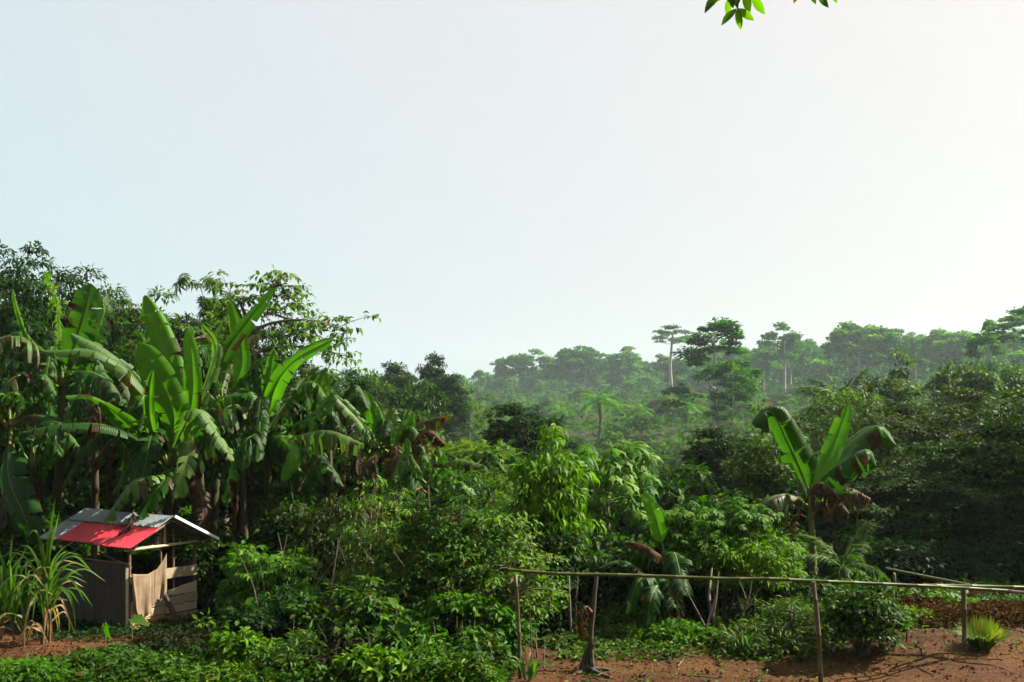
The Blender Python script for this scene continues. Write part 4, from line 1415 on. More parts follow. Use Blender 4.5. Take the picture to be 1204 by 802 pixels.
# lone plant on the right
banana(957, 953, 590, 16.0, [
    ([(952, 590, 0), (945, 562, -.1), (926, 520, -.2), (906, 484, -.3), (884, 498, -.35)], 44, (-.75, -.55, .35), .30, .02, .12, dict(fold=.2, droop=1.0, pet=.14, label='broad left leaf with its tip folded over')),
    ([(954, 590, 0), (961, 565, .1), (980, 525, .2), (997, 477, .2)], 25, 'c', 1.0, 0, .08, dict(fold=.15, droop=.2, label='upright bright lime leaf lit through')),
    ([(956, 590, 0), (978, 545, .5), (1010, 512, .7), (1036, 501, .7), (1054, 524, .6)], 40, (.1, -.2, 1), .22, .02, .12, dict(droop=1.1)),
    ([(956, 590, 0), (975, 556, -.4), (1005, 534, -.7), (1022, 530, -.8), (1031, 548, -.8)], 40, (.1, -.3, 1), .15, .02, .2, dict(droop=1.25)),
    ([(954, 592, 0), (958, 570, -.6), (975, 572, -.9), (999, 604, -1)], 22, 'u', .15, .55, .6, dict(droop=1.0)),
    ([(956, 592, 0), (980, 578, .1), (1000, 574, .1), (1024, 586, .1)], 26, 'u', 0, .95, .9, dict(droop=1.3)),
    ([(950, 594, 0), (930, 582, -.5), (906, 586, -.7), (888, 608, -.8)], 28, 'u', .2, .28, .5, dict(droop=.9, mat='banana_pale')),
    ([(956, 592, 0), (975, 580, -.7), (992, 578, -.9), (1009, 578, -1)], 16, 'u', .85, .05, .1),
    ([(955, 612, 0), (962, 598, -.4), (970, 592, -.5), (978, 612, -.5)], 12, 'c', 0, 1.0, .8, dict(pet=.6)),
    ([(953, 592, 0), (940, 560, .4), (948, 540, .5), (954, 556, .5)], 12, 'l', .1, .2, .9),
], 'lone banana plant standing behind the bamboo rail on the right', 309, 0, 1, .085, .6, stem='stem_green')
for (pb, pt, Y, sd, lb) in ((112, 470, 19.2, 321, 'shaded banana plant in the gap left of the bright leaved plant'), (150, 520, 18.0, 322, 'low shaded banana plant behind the shed ridge'),
                            (236, 515, 18.8, 323, 'shaded banana plant right of the bright leaved plant'), (350, 520, 18.6, 324, 'shaded banana plant left of the withered clump'),
                            (286, 548, 17.2, 325, 'low banana plant with drooping leaves above the cassava shrub'), (425, 540, 18.6, 326, 'low shaded banana plant just left of the withered clump'),
                            (40, 545, 17.8, 327, 'low shaded banana plant behind the sugar cane')):
    banana(pb, pb, pt, Y, [], lb, sd, 11, 1, .10, 1.35, (-.15, .75))
# small one under the rail at centre and a single leaf at the papaya
banana(775, 776, 690, 14.4, [
    ([(776, 690, 0), (766, 678, -.3), (750, 684, -.5), (738, 722, -.6)], 26, 'u', .1, 0, .3, dict(droop=.9)),
    ([(776, 690, 0), (772, 690, -.5), (765, 705, -.7), (760, 740, -.7)], 24, 'c', .08, .05, .3),
    ([(776, 690, 0), (790, 690, -.3), (796, 705, -.4), (799, 738, -.5)], 14, 'r', 0, .95, .7),
    ([(776, 692, 0), (785, 715, -.4), (788, 730, -.5), (790, 752, -.5)], 12, 'c', 0, 1, .8),
    ([(776, 690, 0), (745, 665, .1), (725, 660, .1), (705, 668, .1)], 20, 'u', .05, 0, .2),
], 'small drooping banana plant under the bamboo rail', 310, 1, 3, .06, .7)
banana(786, 784, 660, 14.7, [
    ([(784, 660, 0), (776, 628, -.2), (768, 600, -.3), (758, 580, -.3)], 19, 'c', 1.0, 0, .05, dict(fold=.1, droop=.1, pet=.30)),
    ([(784, 660, 0), (772, 650, -.5), (755, 640, -.6), (735, 637, -.6)], 12, 'u', 0, .75, .2, dict(fold=-.9, pet=.3)),
], 'young banana with one upright lime leaf beside the papaya', 311, 2, 2, .06, .7)

# dead leaf lying on the shed roof
mbp = thing('fallen_leaf', 'dry brown banana leaf lying across the shed roof', 'leaf', sp(.3, .3, 1.6))
o0 = sp(.3, .3, 1.6)
lf = banana_leaf(mbp, o0, [sp(.62, .52, 1.735), sp(.42, .36, 1.66), sp(.34, .20, 1.53), sp(.36, .06, 1.44)], .15, (-.25, -.39, .88), .05, .8, .4, fold=.3, droop=.3)
lf.name = 'blade'


# ------------------------------------------------------------------ strap leaved plants
def strap(mb, pts, width, fresh, dry, face=(0, -.6, .7), n=12, fold=.25):
    C = spline(pts, n)
    T = nrm(np.gradient(C, axis=0))
    fv = np.asarray(face, float)
    N_ = nrm(fv - (T @ fv)[:, None] * T)
    S = np.cross(T, N_)
    t = np.linspace(0, 1, n)
    wv = .5 * width * (np.minimum(1, .45 + t * 3)) * np.clip(1 - t ** 2.2, 0, 1) ** .8 + .0008
    v = np.stack([C - S * wv[:, None] + N_ * (wv * fold)[:, None], C, C + S * wv[:, None] + N_ * (wv * fold)[:, None]], 1).reshape(-1, 3)
    i = np.arange(n - 1)[:, None] * 3 + np.array([0, 1])[None]
    i = i.reshape(-1)
    mb.add(v, np.stack([i, i + 1, i + 4, i + 3], -1), 0, fresh=np.full(3 * n, fresh), dry=np.clip(dry + .35 * np.repeat(t, 3) * (dry > .1), 0, 1), across=np.tile([-1, 0, 1], n), along=np.repeat(t, 3))
    return mb


def cane_clump(px, Y, stems, label, seed, spec=(), nleaf=9, hgt=1.2, wid=.045):
    g = np.random.default_rng(seed)
    b = foot(px, Y)
    t = thing('sugar_cane', label, 'sugar cane', b)
    for (dx, dy, ln, lx) in stems:
        p0 = np.array([dx, dy, -.05])
        p1 = np.array([dx + lx, dy - .03, ln])
        mb = MB()
        ns = 16
        q = spline([p0, (p0 + p1) / 2 + [lx * .1, 0, 0], p1], ns)
        tube(mb, q, .017 * (1 + .18 * (np.arange(ns) % 3 == 0)), 7)
        mb.build('cane', M['midrib_dry'] if ln > .3 else M['bark_green'], t)
        for k in range(nleaf):
            a = g.uniform(0, 6.283)
            e = g.uniform(.15, 1)
            L = hgt * g.uniform(.55, 1.0)
            d = np.array([math.cos(a), math.sin(a), 0])
            s0 = p0 + (p1 - p0) * g.uniform(.55, 1)
            m1 = s0 + d * L * .22 * (1.3 - e) + UP * L * (.30 + .25 * e)
            m2 = m1 + d * L * .30 * (1.2 - .7 * e) + UP * L * (.30 * e - .02)
            m3 = m2 + d * L * .26 + UP * L * (.32 * e - .34)
            lf = MB()
            strap(lf, [s0, m1, m2, m3], wid * g.uniform(.7, 1.1), g.uniform(.2, 1), 0 if g.random() < .9 else .4)
            lf.build('leaf', M['cane_blade'], t)
        for k in range(4):
            a = g.uniform(0, 6.283)
            d = np.array([math.cos(a), math.sin(a), 0])
            s0 = p0 + (p1 - p0) * g.uniform(.3, .9)
            L = hgt * g.uniform(.35, .7)
            lf = MB()
            strap(lf, [s0, s0 + d * L * .3 + UP * .14 * L, s0 + d * L * .5 - UP * .2 * L, s0 + d * L * .55 - UP * min(.6 * L, s0[2] * .8)], wid * .7, .1, .9)
            lf.build('leaf', M['cane_blade'], t)
    for (pts, wpx, fr, dr) in spec:
        lf = MB()
        strap(lf, [at(x, y, Y + d) - b for x, y, d in pts], wpx * Y / F, fr, dr, n=18)
        lf.build('leaf', M['cane_blade'], t)


cane_clump(50, 13.85, [(0, 0, .62, .05), (.06, .08, .55, .02), (-.05, .05, .5, .10)], 'tall sugar cane with pale bare stem and upright leaves in front of the shed', 501, [
    ([(54, 700, 0), (56, 660, 0), (60, 620, 0), (65, 586, 0)], 5, .6, 0), ([(54, 700, 0), (58, 650, 0), (66, 620, 0), (70, 600, -.1)], 5, .7, 0),
    ([(54, 700, 0), (66, 668, -.1), (88, 654, -.2), (110, 674, -.3)], 5, .6, 0), ([(54, 712, 0), (68, 690, -.1), (84, 706, -.2), (89, 742, -.2)], 5, .8, .05),
    ([(54, 695, 0), (62, 662, 0), (74, 645, -.1), (86, 638, -.1)], 5, .7, 0), ([(54, 700, 0), (50, 655, 0), (42, 624, -.1), (29, 634, -.2)], 4.5, .5, 0),
    ([(54, 700, 0), (52, 660, 0), (48, 636, 0), (44, 626, 0)], 5, .5, 0), ([(54, 712, 0), (64, 704, -.1), (80, 706, -.2)], 4, .1, .8)])
cane_clump(18, 13.7, [(0, 0, .45, -.03), (.08, .06, .40, .06)], 'shorter sugar cane clump with drying leaves left of the bare stemmed cane', 502, [
    ([(14, 700, 0), (12, 670, 0), (13, 645, 0), (15, 630, 0)], 4.5, .5, 0), ([(14, 700, 0), (20, 668, 0), (28, 650, 0), (33, 640, 0)], 4.5, .5, 0),
    ([(14, 700, 0), (6, 670, 0), (2, 655, 0), (-4, 640, 0)], 4.5, .4, 0), ([(14, 700, 0), (26, 684, 0), (40, 676, -.1), (52, 690, -.2)], 4, .2, .7)], 9, 1.1)
cane_clump(-12, 13.9, [(0, 0, .4, .03), (.1, .1, .42, .06)], 'sugar cane clump cut by the left edge of the picture', 503, (), 12, 1.1)


def tuft(px, Y, label, name, n, L, spread, seed, mat='cane_blade', wid=.012, dryp=.2, cat='plant', fresh=(.4, 1)):
    g = np.random.default_rng(seed)
    b = foot(px, Y)
    t = thing(name, label, cat, b)
    mb = MB()
    for k in range(n):
        a = g.uniform(0, 6.283)
        e = g.random() ** .7
        d = np.array([math.cos(a), math.sin(a), 0])
        l = L * g.uniform(.6, 1.1)
        p0 = d * (.04 if n < 300 else .09) * spread * math.sqrt(g.random()) * (1 if n < 300 else L / .5)
        p1 = p0 + d * spread * l * (.25 if n < 300 else .42) * e + UP * l * (.55 if n < 300 else .42)
        p2 = p0 + d * spread * l * (.65 * e) + UP * l * (.95 - .55 * e)
        if n > 60:
            strap(mb, [p0, p1, p2], wid * g.uniform(.6, 1.2), g.uniform(*fresh), .8 if g.random() < dryp else 0, n=6)
        else:
            lf = MB()
            strap(lf, [p0, p1, p2], wid * g.uniform(.8, 1.2), g.uniform(*fresh), .8 if g.random() < dryp else 0, n=9)
            lf.build('leaf', M[mat], t)
    if n > 60:
        tag(mb.build('blades', M[mat], t), kind='stuff')


tuft(1155, 12.25, 'bright green grass tuft on bare soil beside the right fence post', 'grass_tuft', 1300, .44, 1.1, 511, mat='grass_blade', wid=.012, dryp=.12, cat='grass')
tuft(622, 11.75, 'strap leaved plant at the foot of the left fence post', 'strap_leaved_plant', 11, .42, 1.3, 512, wid=.035, dryp=.05)
tuft(872, 12.9, 'small spiky rosette plant under the rail left of the middle post', 'rosette_plant', 16, .50, 1.4, 513, wid=.04, dryp=.1, fresh=(0, .3))
tuft(845, 13.9, 'young banana sucker with upright leaves in the undergrowth under the rail', 'banana_sucker', 6, .55, .5, 514, wid=.10, dryp=0, fresh=(.5, .8))
tuft(1010, 12.6, 'fine grass clump at the foot of the dark shrub by the middle post', 'fine_grass_clump', 90, .35, 1.0, 515, wid=.010, dryp=.3, cat='grass')


# ------------------------------------------------------------------ near shrubs
def near_shrub(name, label, px, top, Y, wpx, seed, tpl, size, leafm, n, per, crad=.22, flat=.75, droop=.35, updir=.6, low=-.8, hollow=.35, bark='bark_grey', jit=.6, ry=None, orange=0, stems=5, sr=.016, cz=.5):
    g = np.random.default_rng(seed)
    f = foot(px, Y)
    H = CH - (top - HY) * Y / F - f[2]
    rx = wpx * Y / F / 2
    C, rad = dome(g, n, H * cz, rx, H * (1 - cz), crad, low, hollow, ry or rx * .8)
    C[:, 2] = np.maximum(C[:, 2], .12)
    t = thing(name, label, 'shrub', f)
    st = MB()
    A = np.array([[0, 0, -.05]])
    for k in range(stems):
        a = g.uniform(0, 6.283)
        tp = np.array([math.cos(a) * rx * .5 * g.random(), math.sin(a) * rx * .4, H * g.uniform(.55, .85)])
        b0 = np.array([math.cos(a) * .08, math.sin(a) * .08, -.05])
        S = spline([b0, b0 * .5 + tp * .5 + g.normal(size=3) * .05, tp], 8)
        tube(st, S, np.linspace(sr * 1.3, sr * .5, 8), 6)
        A = np.vstack([A, S[2:]])
    for c in C:
        dv = c - A
        k = int(np.argmin(np.linalg.norm(dv, axis=1) + .8 * np.maximum(0, A[:, 2] - c[2] + .1)))
        S = spline([A[k], (A[k] + c) / 2 + g.normal(size=3) * .04 + [0, 0, .03], c], 4)
        tube(st, S, np.linspace(sr * .5, .003, 4), 4, cap=False)
    st.build('stems', M[bark], t)
    cr = MB()
    leaves(cr, C, rad, per, tpl, size, g, flat, droop, updir, .2, 0, jit)
    mats = [M[leafm]]
    if orange:
        k = g.integers(0, len(C), orange)
        leaves(cr, C[k], rad[k], 2, tpl, size, g, flat, droop, updir, .6, 1, jit)
        mats.append(M['leaf_orange'])
    cr.build('foliage', mats, t)
    return t


NS = near_shrub
NS('olive_shrub', 'big loose olive green shrub left of the bamboo rail', 528, 582, 13.6, 180, 601, T_OV, .085, 'leaf_olive', 150, 78, .19, droop=.5, orange=14, bark='bark')
NS('twiggy_shrub', 'twiggy upper part shrub with small pale leaves above the left of the olive shrub', 450, 575, 14.2, 120, 602, T_LANCE2, .11, 'leaf_olive', 70, 46, .22, droop=.7)
NS('side_shrub', 'loose shrub whose twigs reach over the left end of the bamboo rail', 600, 610, 13.2, 130, 603, T_OV, .08, 'leaf_olive', 80, 50, .20, droop=.5, orange=10)
NS('cassava_shrub', 'cassava shrub with finger leaves right of the shed', 322, 640, 13.9, 105, 604, T_PAL, .20, 'leaf_cassava', 60, 26, .20, droop=.7, low=-.9)
NS('vine_covered_shrub', 'leafy vine covered shrub between the shed and the cassava shrub', 290, 640, 14.4, 56, 605, T_OV2, .11, 'leaf_lime', 40, 40, .16, droop=.8)
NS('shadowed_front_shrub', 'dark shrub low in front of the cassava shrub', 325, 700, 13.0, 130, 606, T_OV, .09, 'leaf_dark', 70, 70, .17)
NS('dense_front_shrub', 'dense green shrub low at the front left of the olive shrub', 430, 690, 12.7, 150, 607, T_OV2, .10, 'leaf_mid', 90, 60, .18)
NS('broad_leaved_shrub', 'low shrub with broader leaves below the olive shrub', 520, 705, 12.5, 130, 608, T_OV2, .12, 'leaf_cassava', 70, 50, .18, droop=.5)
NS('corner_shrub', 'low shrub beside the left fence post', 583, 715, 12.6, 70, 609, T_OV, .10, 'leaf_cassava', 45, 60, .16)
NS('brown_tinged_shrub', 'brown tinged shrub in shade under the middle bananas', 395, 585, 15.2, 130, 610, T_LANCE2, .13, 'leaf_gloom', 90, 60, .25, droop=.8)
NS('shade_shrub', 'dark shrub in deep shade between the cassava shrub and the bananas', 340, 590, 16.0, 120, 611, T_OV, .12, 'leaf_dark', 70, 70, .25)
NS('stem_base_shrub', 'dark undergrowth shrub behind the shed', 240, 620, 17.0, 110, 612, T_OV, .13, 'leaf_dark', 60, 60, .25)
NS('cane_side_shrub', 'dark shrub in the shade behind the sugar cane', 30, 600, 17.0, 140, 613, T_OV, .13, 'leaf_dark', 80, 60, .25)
# centre: bright drooping tree and others
NS('bright_drooping_tree', 'small tree with bright drooping leaves left of the papaya', 645, 524, 16.0, 105, 614, t_leaf2(.11, bend=-.35), .20, 'leaf_lime', 90, 36, .24, droop=1.0, updir=.5, low=-.7, cz=.62)
NS('dark_middle_shrub', 'dark shrub under the bright drooping tree', 640, 640, 15.4, 120, 615, T_OV, .12, 'leaf_dark', 80, 70, .24)
NS('papaya_side_shrub', 'leafy shrub below the papaya behind the rail', 715, 625, 15.6, 120, 616, T_OV, .12, 'leaf_mid', 70, 60, .22, droop=.5)
NS('pale_topped_shrub', 'cassava shrub with pale finger leaves right of the papaya', 845, 590, 15.2, 120, 617, T_PAL, .19, 'leaf_cassava', 90, 30, .20, droop=.5, cz=.72, low=-.55, stems=6, sr=.02)
NS('fine_leaved_bush', 'fine leaved bright bush left of the lone banana stem', 884, 634, 14.6, 105, 618, T_LANCE2, .10, 'leaf_lime', 100, 60, .17, droop=.5, cz=.66, low=-.6)
NS('behind_rail_shrub', 'dark shrub behind the rail at the foot of the lone banana plant', 925, 680, 14.6, 110, 619, T_OV, .10, 'leaf_dark', 80, 70, .18)
NS('low_olive_bush', 'low olive bush left of the middle bamboo post', 925, 705, 13.4, 100, 620, T_LA, .09, 'leaf_mid', 55, 50, .18, low=-.9, hollow=.1)
NS('glossy_dark_bush', 'rounded glossy dark green bush right of the middle bamboo post', 1018, 692, 12.6, 92, 621, T_OV, .09, 'leaf_mid', 75, 60, .17, cz=.54, low=-.9, hollow=.15)
NS('shaded_low_bush', 'low bush in shade under the rail right of the stump', 745, 720, 14.6, 90, 622, T_OV, .10, 'leaf_mid', 50, 55, .17)
NS('backdrop_shrub', 'dark leafy shrub behind the small drooping banana', 800, 660, 16.2, 150, 623, T_OV, .13, 'leaf_dark', 110, 70, .25)
NS('stump_side_shrub', 'dark low shrub left of the stump under the rail', 655, 715, 14.4, 90, 624, T_OV, .10, 'leaf_dark', 60, 60, .17)
NS('sprawling_bush', 'low green bush on the soil edge left of the thin forked stems', 800, 738, 13.6, 80, 625, T_OV, .09, 'leaf_lime', 45, 50, .13)
NS('weed_bush', 'weedy bush on the soil edge right of the thin forked stems', 885, 742, 13.2, 90, 626, T_LA, .09, 'leaf_mid', 50, 55, .13)
NS('lone_banana_skirt_shrub', 'shrub with bright leaves right of the lone banana stem', 985, 690, 14.6, 70, 627, T_OV2, .12, 'leaf_cassava', 45, 45, .17)
NS('bank_shrub', 'small green shrub at the back of the mulch bank by the right edge', 1150, 690, 17.5, 120, 628, T_OV2, .13, 'leaf_cassava', 50, 26, .2)
NS('back_wall_shrub', 'dark shrub closing the space behind the mulch bank', 1060, 640, 19.0, 170, 629, T_OV, .15, 'leaf_dark', 100, 70, .3)
NS('right_back_shrub', 'dark shrub at the back by the right edge', 1200, 640, 19.0, 170, 630, T_OV, .15, 'leaf_dark', 100, 70, .3)
NS('gap_shrub', 'green shrub behind the fine leaved bright bush', 880, 600, 18.5, 150, 631, T_OV, .15, 'leaf_mid', 90, 60, .3)
NS('red_plant_shrub', 'green shrub in front of the red leaved plant, left of the lone banana leaves', 905, 502, 23.0, 110, 633, T_OV, .15, 'leaf_mid', 90, 60, .3)
NS('olive_back_shrub', 'green shrub between the olive shrub and the bright drooping tree', 570, 590, 18.0, 140, 632, T_OV, .15, 'leaf_mid', 90, 60, .3)


for i, (px, top, Y, wpx, tp, sz, mt, lb) in enumerate((
        (200, 742, 12.3, 70, T_LA, .10, 'leaf_purple', 'small purplish weed bush in front of the shed boards'),
        (255, 735, 12.8, 70, T_OV, .09, 'leaf_mid', 'small green weed bush right of the shed front'),
        (290, 748, 12.0, 80, T_OV2, .11, 'leaf_cassava', 'leafy weed bush low in front of the dark front shrub'),
        (345, 752, 11.7, 80, T_LA, .11, 'leaf_mid', 'weed bush at the bottom below the cassava shrub'),
        (395, 745, 11.9, 70, T_OV, .10, 'leaf_purple', 'dark purplish weed bush left of the drooping arrow leaf'),
        (500, 755, 11.7, 80, T_LA, .11, 'leaf_lime', 'bright weed bush below the broad leaved shrub'),
        (560, 748, 11.9, 80, T_OV, .10, 'leaf_mid', 'weed bush left of the foot of the left fence post'),
        (40, 778, 11.4, 70, T_LA, .09, 'leaf_lime', 'bright weed bush at the bottom left corner'),
        (120, 770, 11.8, 80, T_OV, .09, 'leaf_mid', 'weed bush at the edge of the soil patch before the sugar cane'),
        (1090, 722, 16.0, 60, T_OV2, .11, 'leaf_mid', 'small weed bush on the mulch bank behind the thin rail post'),
        (1122, 728, 15.2, 40, T_OV, .10, 'leaf_olive', 'small olive weed bush on the mulch bank left of the right fence post'),
        (1185, 722, 15.6, 60, T_LA, .11, 'leaf_cassava', 'bright weed bush on the mulch bank at the right edge'),
        (1080, 742, 13.9, 50, T_LA, .09, 'leaf_grass', 'low weed bush at the front of the mulch bank'),
        (440, 765, 11.4, 70, T_OV2, .12, 'leaf_cassava', 'broad leaved weed bush at the bottom below the arrow leaf'))):
    NS('weed_bush', lb, px, top, Y, wpx, 650 + i, tp, sz, mt, 34, 26, .14, stems=4, sr=.008, low=-.5)


# ------------------------------------------------------------------ papaya
def papaya():
    g = np.random.default_rng(61)
    Y = 17.5
    b = foot(712, Y)
    t = thing('papaya_tree', 'papaya tree with big lobed leaves on long pale stalks at centre', 'papaya', b)
    H = CH - (575 - HY) * Y / F - b[2]
    mb = MB()
    tube(mb, spline([[0, 0, -.1], [.03, 0, H * .5], [0, 0, H]], 10), np.linspace(.085, .055, 10), 9)
    mb.build('trunk', M['bark_grey'], t)
    mes = []
    for q in range(3):
        lm = MB()
        for i, a in enumerate(np.radians(np.linspace(-150, 150, 9))):
            L = .36 * (1 - .22 * abs(a) / 2.6)
            c, s = math.cos(a), math.sin(a)
            loc = np.array([[0, 0, 0], [.35 * L, .05, .01], [.55 * L, .035, 0], [.75 * L, .085, -.02], [.8 * L, .03, -.03], [L, 0, -.11],
                            [.8 * L, -.03, -.03], [.75 * L, -.085, -.02], [.55 * L, -.035, 0], [.35 * L, -.05, .01], [.55 * L, 0, .012], [.8 * L, 0, -.02]])
            loc[:, 2] += g.normal() * .02 - .14 * (loc[:, 0] / .36) ** 2
            v = np.stack([loc[:, 0] * c - loc[:, 1] * s, loc[:, 0] * s + loc[:, 1] * c, loc[:, 2]], -1)
            lm.add(v, [[0, 10, 1, -1], [1, 10, 2, -1], [2, 10, 11, 4], [2, 4, 3, -1], [4, 11, 5, -1], [0, 9, 10, -1], [9, 8, 10, -1], [8, 6, 11, 10], [8, 7, 6, -1], [6, 5, 11, -1]])
        mes.append(lm.mesh('papaya_leaf', M['leaf_cassava']))
    for k in range(58):
        a = k * 2.4 + g.uniform(-.3, .3)
        e = 1.0 - 1.35 * k / 58
        L = g.uniform(.65, .95)
        d = np.array([math.cos(a) * math.cos(e), math.sin(a) * math.cos(e), math.sin(e)])
        p0 = np.array([0, 0, H - .30 * k / 58])
        p1 = p0 + d * L + [0, 0, .06]
        o = link('leaf', mes[k % 3], t)
        o.location = p1
        s = g.uniform(.65, .95)
        o.scale = (s, s, s)
        o.rotation_euler = (g.normal() * .25, .35 - .5 * e + g.normal() * .2, a)
        st = MB()
        tube(st, np.array([p0, (p0 + p1) / 2 + [0, 0, .05], p1]), [.014, .011, .008], 5, cap=False)
        st.build('leaf_stalk', M['midrib'], t)


papaya()


# ------------------------------------------------------------------ bamboo fence
def bamboo(parent, name, pts, r0, r1, mat, node=.34, seed=1):
    g = np.random.default_rng(seed)
    pts = np.asarray(pts, float)
    L = np.linalg.norm(np.diff(pts, axis=0), axis=1).sum()
    nn = max(2, int(L / node))
    ss = []
    nd = []
    for k in range(nn):
        c = (k + g.uniform(.3, .7)) / nn
        ss += [c - .012 / L, c - .003 / L, c + .003 / L, c + .012 / L, c + .45 / nn]
        nd += [0, 1, 1, 0, 0]
    ss = np.array([0] + ss + [1])
    nd = np.array([0] + nd + [0], float)
    o = np.argsort(ss)
    ss, nd = np.clip(ss[o], 0, 1), nd[o]
    dense = spline(pts, 60)
    q = np.stack([np.interp(ss, np.linspace(0, 1, 60), dense[:, j]) for j in range(3)], -1)
    rr = (r0 + (r1 - r0) * ss) * (1 + .16 * nd)
    mb = MB()
    tube(mb, q, rr, 10, 0, node=np.repeat(nd * .9, 10))
    return mb.build(name, M[mat], parent)


def fence():
    t = thing('bamboo_fence', 'rough bamboo rail fence across the front of the yard on the right', 'fence', foot(608, 11.75))
    o = foot(608, 11.75)

    def a_(px, py, Y):
        return at(px, py, Y) - o

    def ft(px, Y, dz=-.15):
        return foot(px, Y) + [0, 0, dz] - o
    bamboo(t, 'rail', [a_(597, 670, 11.80), a_(655, 674.6, 11.75), a_(740, 676.4, 11.70), a_(850, 680.4, 11.62), a_(905, 680.6, 11.60), a_(955, 683, 11.62), a_(1090, 689, 11.85), a_(1185, 694.5, 12.05)], .0210, .018, 'bamboo', .36, 1)
    bamboo(t, 'rail', [a_(1085, 688.5, 12.02), a_(1150, 689.5, 12.05), a_(1250, 692, 12.1)], .024, .020, 'bamboo', .36, 2)
    bamboo(t, 'rail', [a_(1042, 668.5, 13.3), a_(1110, 682, 12.7), a_(1170, 693.5, 12.15), a_(1240, 700, 11.8)], .017, .022, 'bamboo_pale', .30, 3)
    bamboo(t, 'post', [ft(612, 11.83), a_(610, 740, 11.83), a_(606, 676, 11.83)], .026, .022, 'bamboo_post', .45, 4)
    bamboo(t, 'post', [ft(966, 11.55), a_(962, 740, 11.55), a_(956, 684, 11.57)], .030, .026, 'bamboo_post', .40, 5)
    bamboo(t, 'post', [ft(1134, 12.12), a_(1134, 730, 12.12), a_(1133, 692, 12.12)], .030, .027, 'bamboo_post', .42, 6)
    bamboo(t, 'post', [ft(1059, 13.6), a_(1056, 720, 13.5), a_(1051, 674, 13.35)], .022, .019, 'bamboo_post', .4, 7)


fence()


# ------------------------------------------------------------------ stump, stems, sticks
def stump():
    g = np.random.default_rng(71)
    b = foot(690, 12.3)
    t = thing('stump', 'gnarled grey dead stump with roots standing on the soil under the rail', 'stump', b)
    for k in range(16):
        a = g.uniform(0, 6.283)
        r = .075 * math.sqrt(g.random())
        p0 = np.array([math.cos(a) * r * 1.7, math.sin(a) * r * 1.7, -.05])
        h = g.uniform(.18, .55)
        p1 = np.array([math.cos(a) * r + .01, math.sin(a) * r, h * .5])
        p2 = np.array([math.cos(a) * r * .8 + .05 + g.normal() * .02, math.sin(a) * r * .8, h])
        mb = MB()
        n = 10
        tube(mb, spline([p0, p1, p2], n), np.linspace(.026, .007, n) * (1 + .35 * g.normal(size=n)).clip(.5, 1.5), 7)
        mb.build('splinter', M['dead_wood'], t)
    mb = MB()
    q = spline([[.03, .03, .1], [.08, .05, .75], [.13, .03, 1.25]], 10)
    tube(mb, q, np.linspace(.042, .020, 10) * (1 + .25 * g.normal(size=10)).clip(.5, 1.5), 7)
    mb.build('broken_limb', M['bark'], t)
    for (dx, dy) in ((.32, -.38), (-.2, -.2), (.35, .1)):
        mb = MB()
        q = spline([[0, 0, .08], [dx * .35, dy * .35, .04], [dx * .7, dy * .6, .022], [dx, dy, -.01]], 9)
        q[:, 2] += np.array([gz(b[0] + x, b[1] + y) - b[2] for x, y in q[:, :2]])
        tube(mb, q, np.linspace(.035, .012, 9), 6)
        mb.build('root', M['dead_wood'], t)
    banana_leaf(t, np.zeros(3), [[.06, 0, .75], [-.02, -.1, .84], [-.08, -.14, .70], [-.06, -.12, .45]], .18, (0, -1, .2), 0, 1, .8, g=g).name = 'withered_leaf'


stump()


def stick(name, label, pts, r, mat='bark_grey', cat='stem', branches=()):
    pts = [np.asarray(p) for p in pts]
    b = pts[0].copy()
    t = thing(name, label, cat, b)
    mb = MB()
    tube(mb, spline([p - b for p in pts], 12), np.linspace(r, r * .35, 12), 7)
    mb.build('stem', M[mat], t)
    for q in branches:
        mb = MB()
        tube(mb, spline([np.asarray(p) - b for p in q], 8), np.linspace(r * .6, r * .3, 8), 6)
        mb.build('branch', M[mat], t)


stick('crooked_sapling', 'pale crooked stem widening to its foot under the rail', [foot(848, 13.9), at(838, 725, 13.9), at(834, 700, 13.9), at(837, 668, 14.2)], .036, branches=[[at(838, 725, 13.9), at(842, 702, 13.9), at(845, 672, 14)]])
stick('forked_sapling', 'thin forked stem left of the pale crooked stem under the rail', [foot(829, 13.4), at(830, 740, 13.4), at(840, 705, 13.4)], .018, branches=[[at(830, 738, 13.4), at(818, 715, 13.5), at(802, 685, 13.6)]])
stick('leaning_sapling', 'thin leaning sapling with bare twigs right of the pale crooked stem', [foot(858, 13.8), at(868, 735, 13.7), at(880, 705, 13.6), at(884, 680, 13.6)], .02,
      branches=[[at(879, 712, 13.6), at(874, 695, 13.6), at(866, 676, 13.6)], [at(878, 716, 13.6), at(888, 700, 13.6), at(895, 690, 13.6)]])
stick('slim_sapling', 'slim dark upright trunk left of the stump', [foot(647, 14.2), at(646, 710, 14.2), at(644, 672, 14.4)], .03, 'bark')
stick('pale_sapling', 'slim pale upright trunk just left of the stump', [foot(671, 14.0), at(670, 710, 14.0), at(669, 672, 14.3)], .024, 'bark_grey')
stick('thin_sapling', 'thinner upright trunk beside the slim pale trunk', [foot(677, 14.1), at(677, 710, 14.1), at(680, 674, 14.3)], .018, 'bark')
stick('arching_branch', 'bare branch arching from the olive shrub under the left end of the rail', [at(566, 742, 12.6), at(592, 712, 12.5), at(625, 693, 12.4), at(668, 696, 12.4)], .012, 'bark_grey', 'branch',
      [[at(592, 712, 12.5), at(612, 690, 12.4), at(624, 675, 12.3)]])
stick('fallen_branch', 'curved dead branch lying on the soil under the rail', [foot(780, 13.3) + [0, 0, .05], foot(800, 13.2) + [0, 0, .035], foot(822, 13.25) + [0, 0, .03]], .014, 'dead_wood', 'branch')
stick('fallen_stick', 'short pale stick lying on the soil right of the stump', [foot(797, 12.35) + [0, 0, .02], foot(803, 12.6) + [0, 0, .03], foot(804, 12.8) + [0, 0, .02]], .009, 'bark_grey', 'stick')
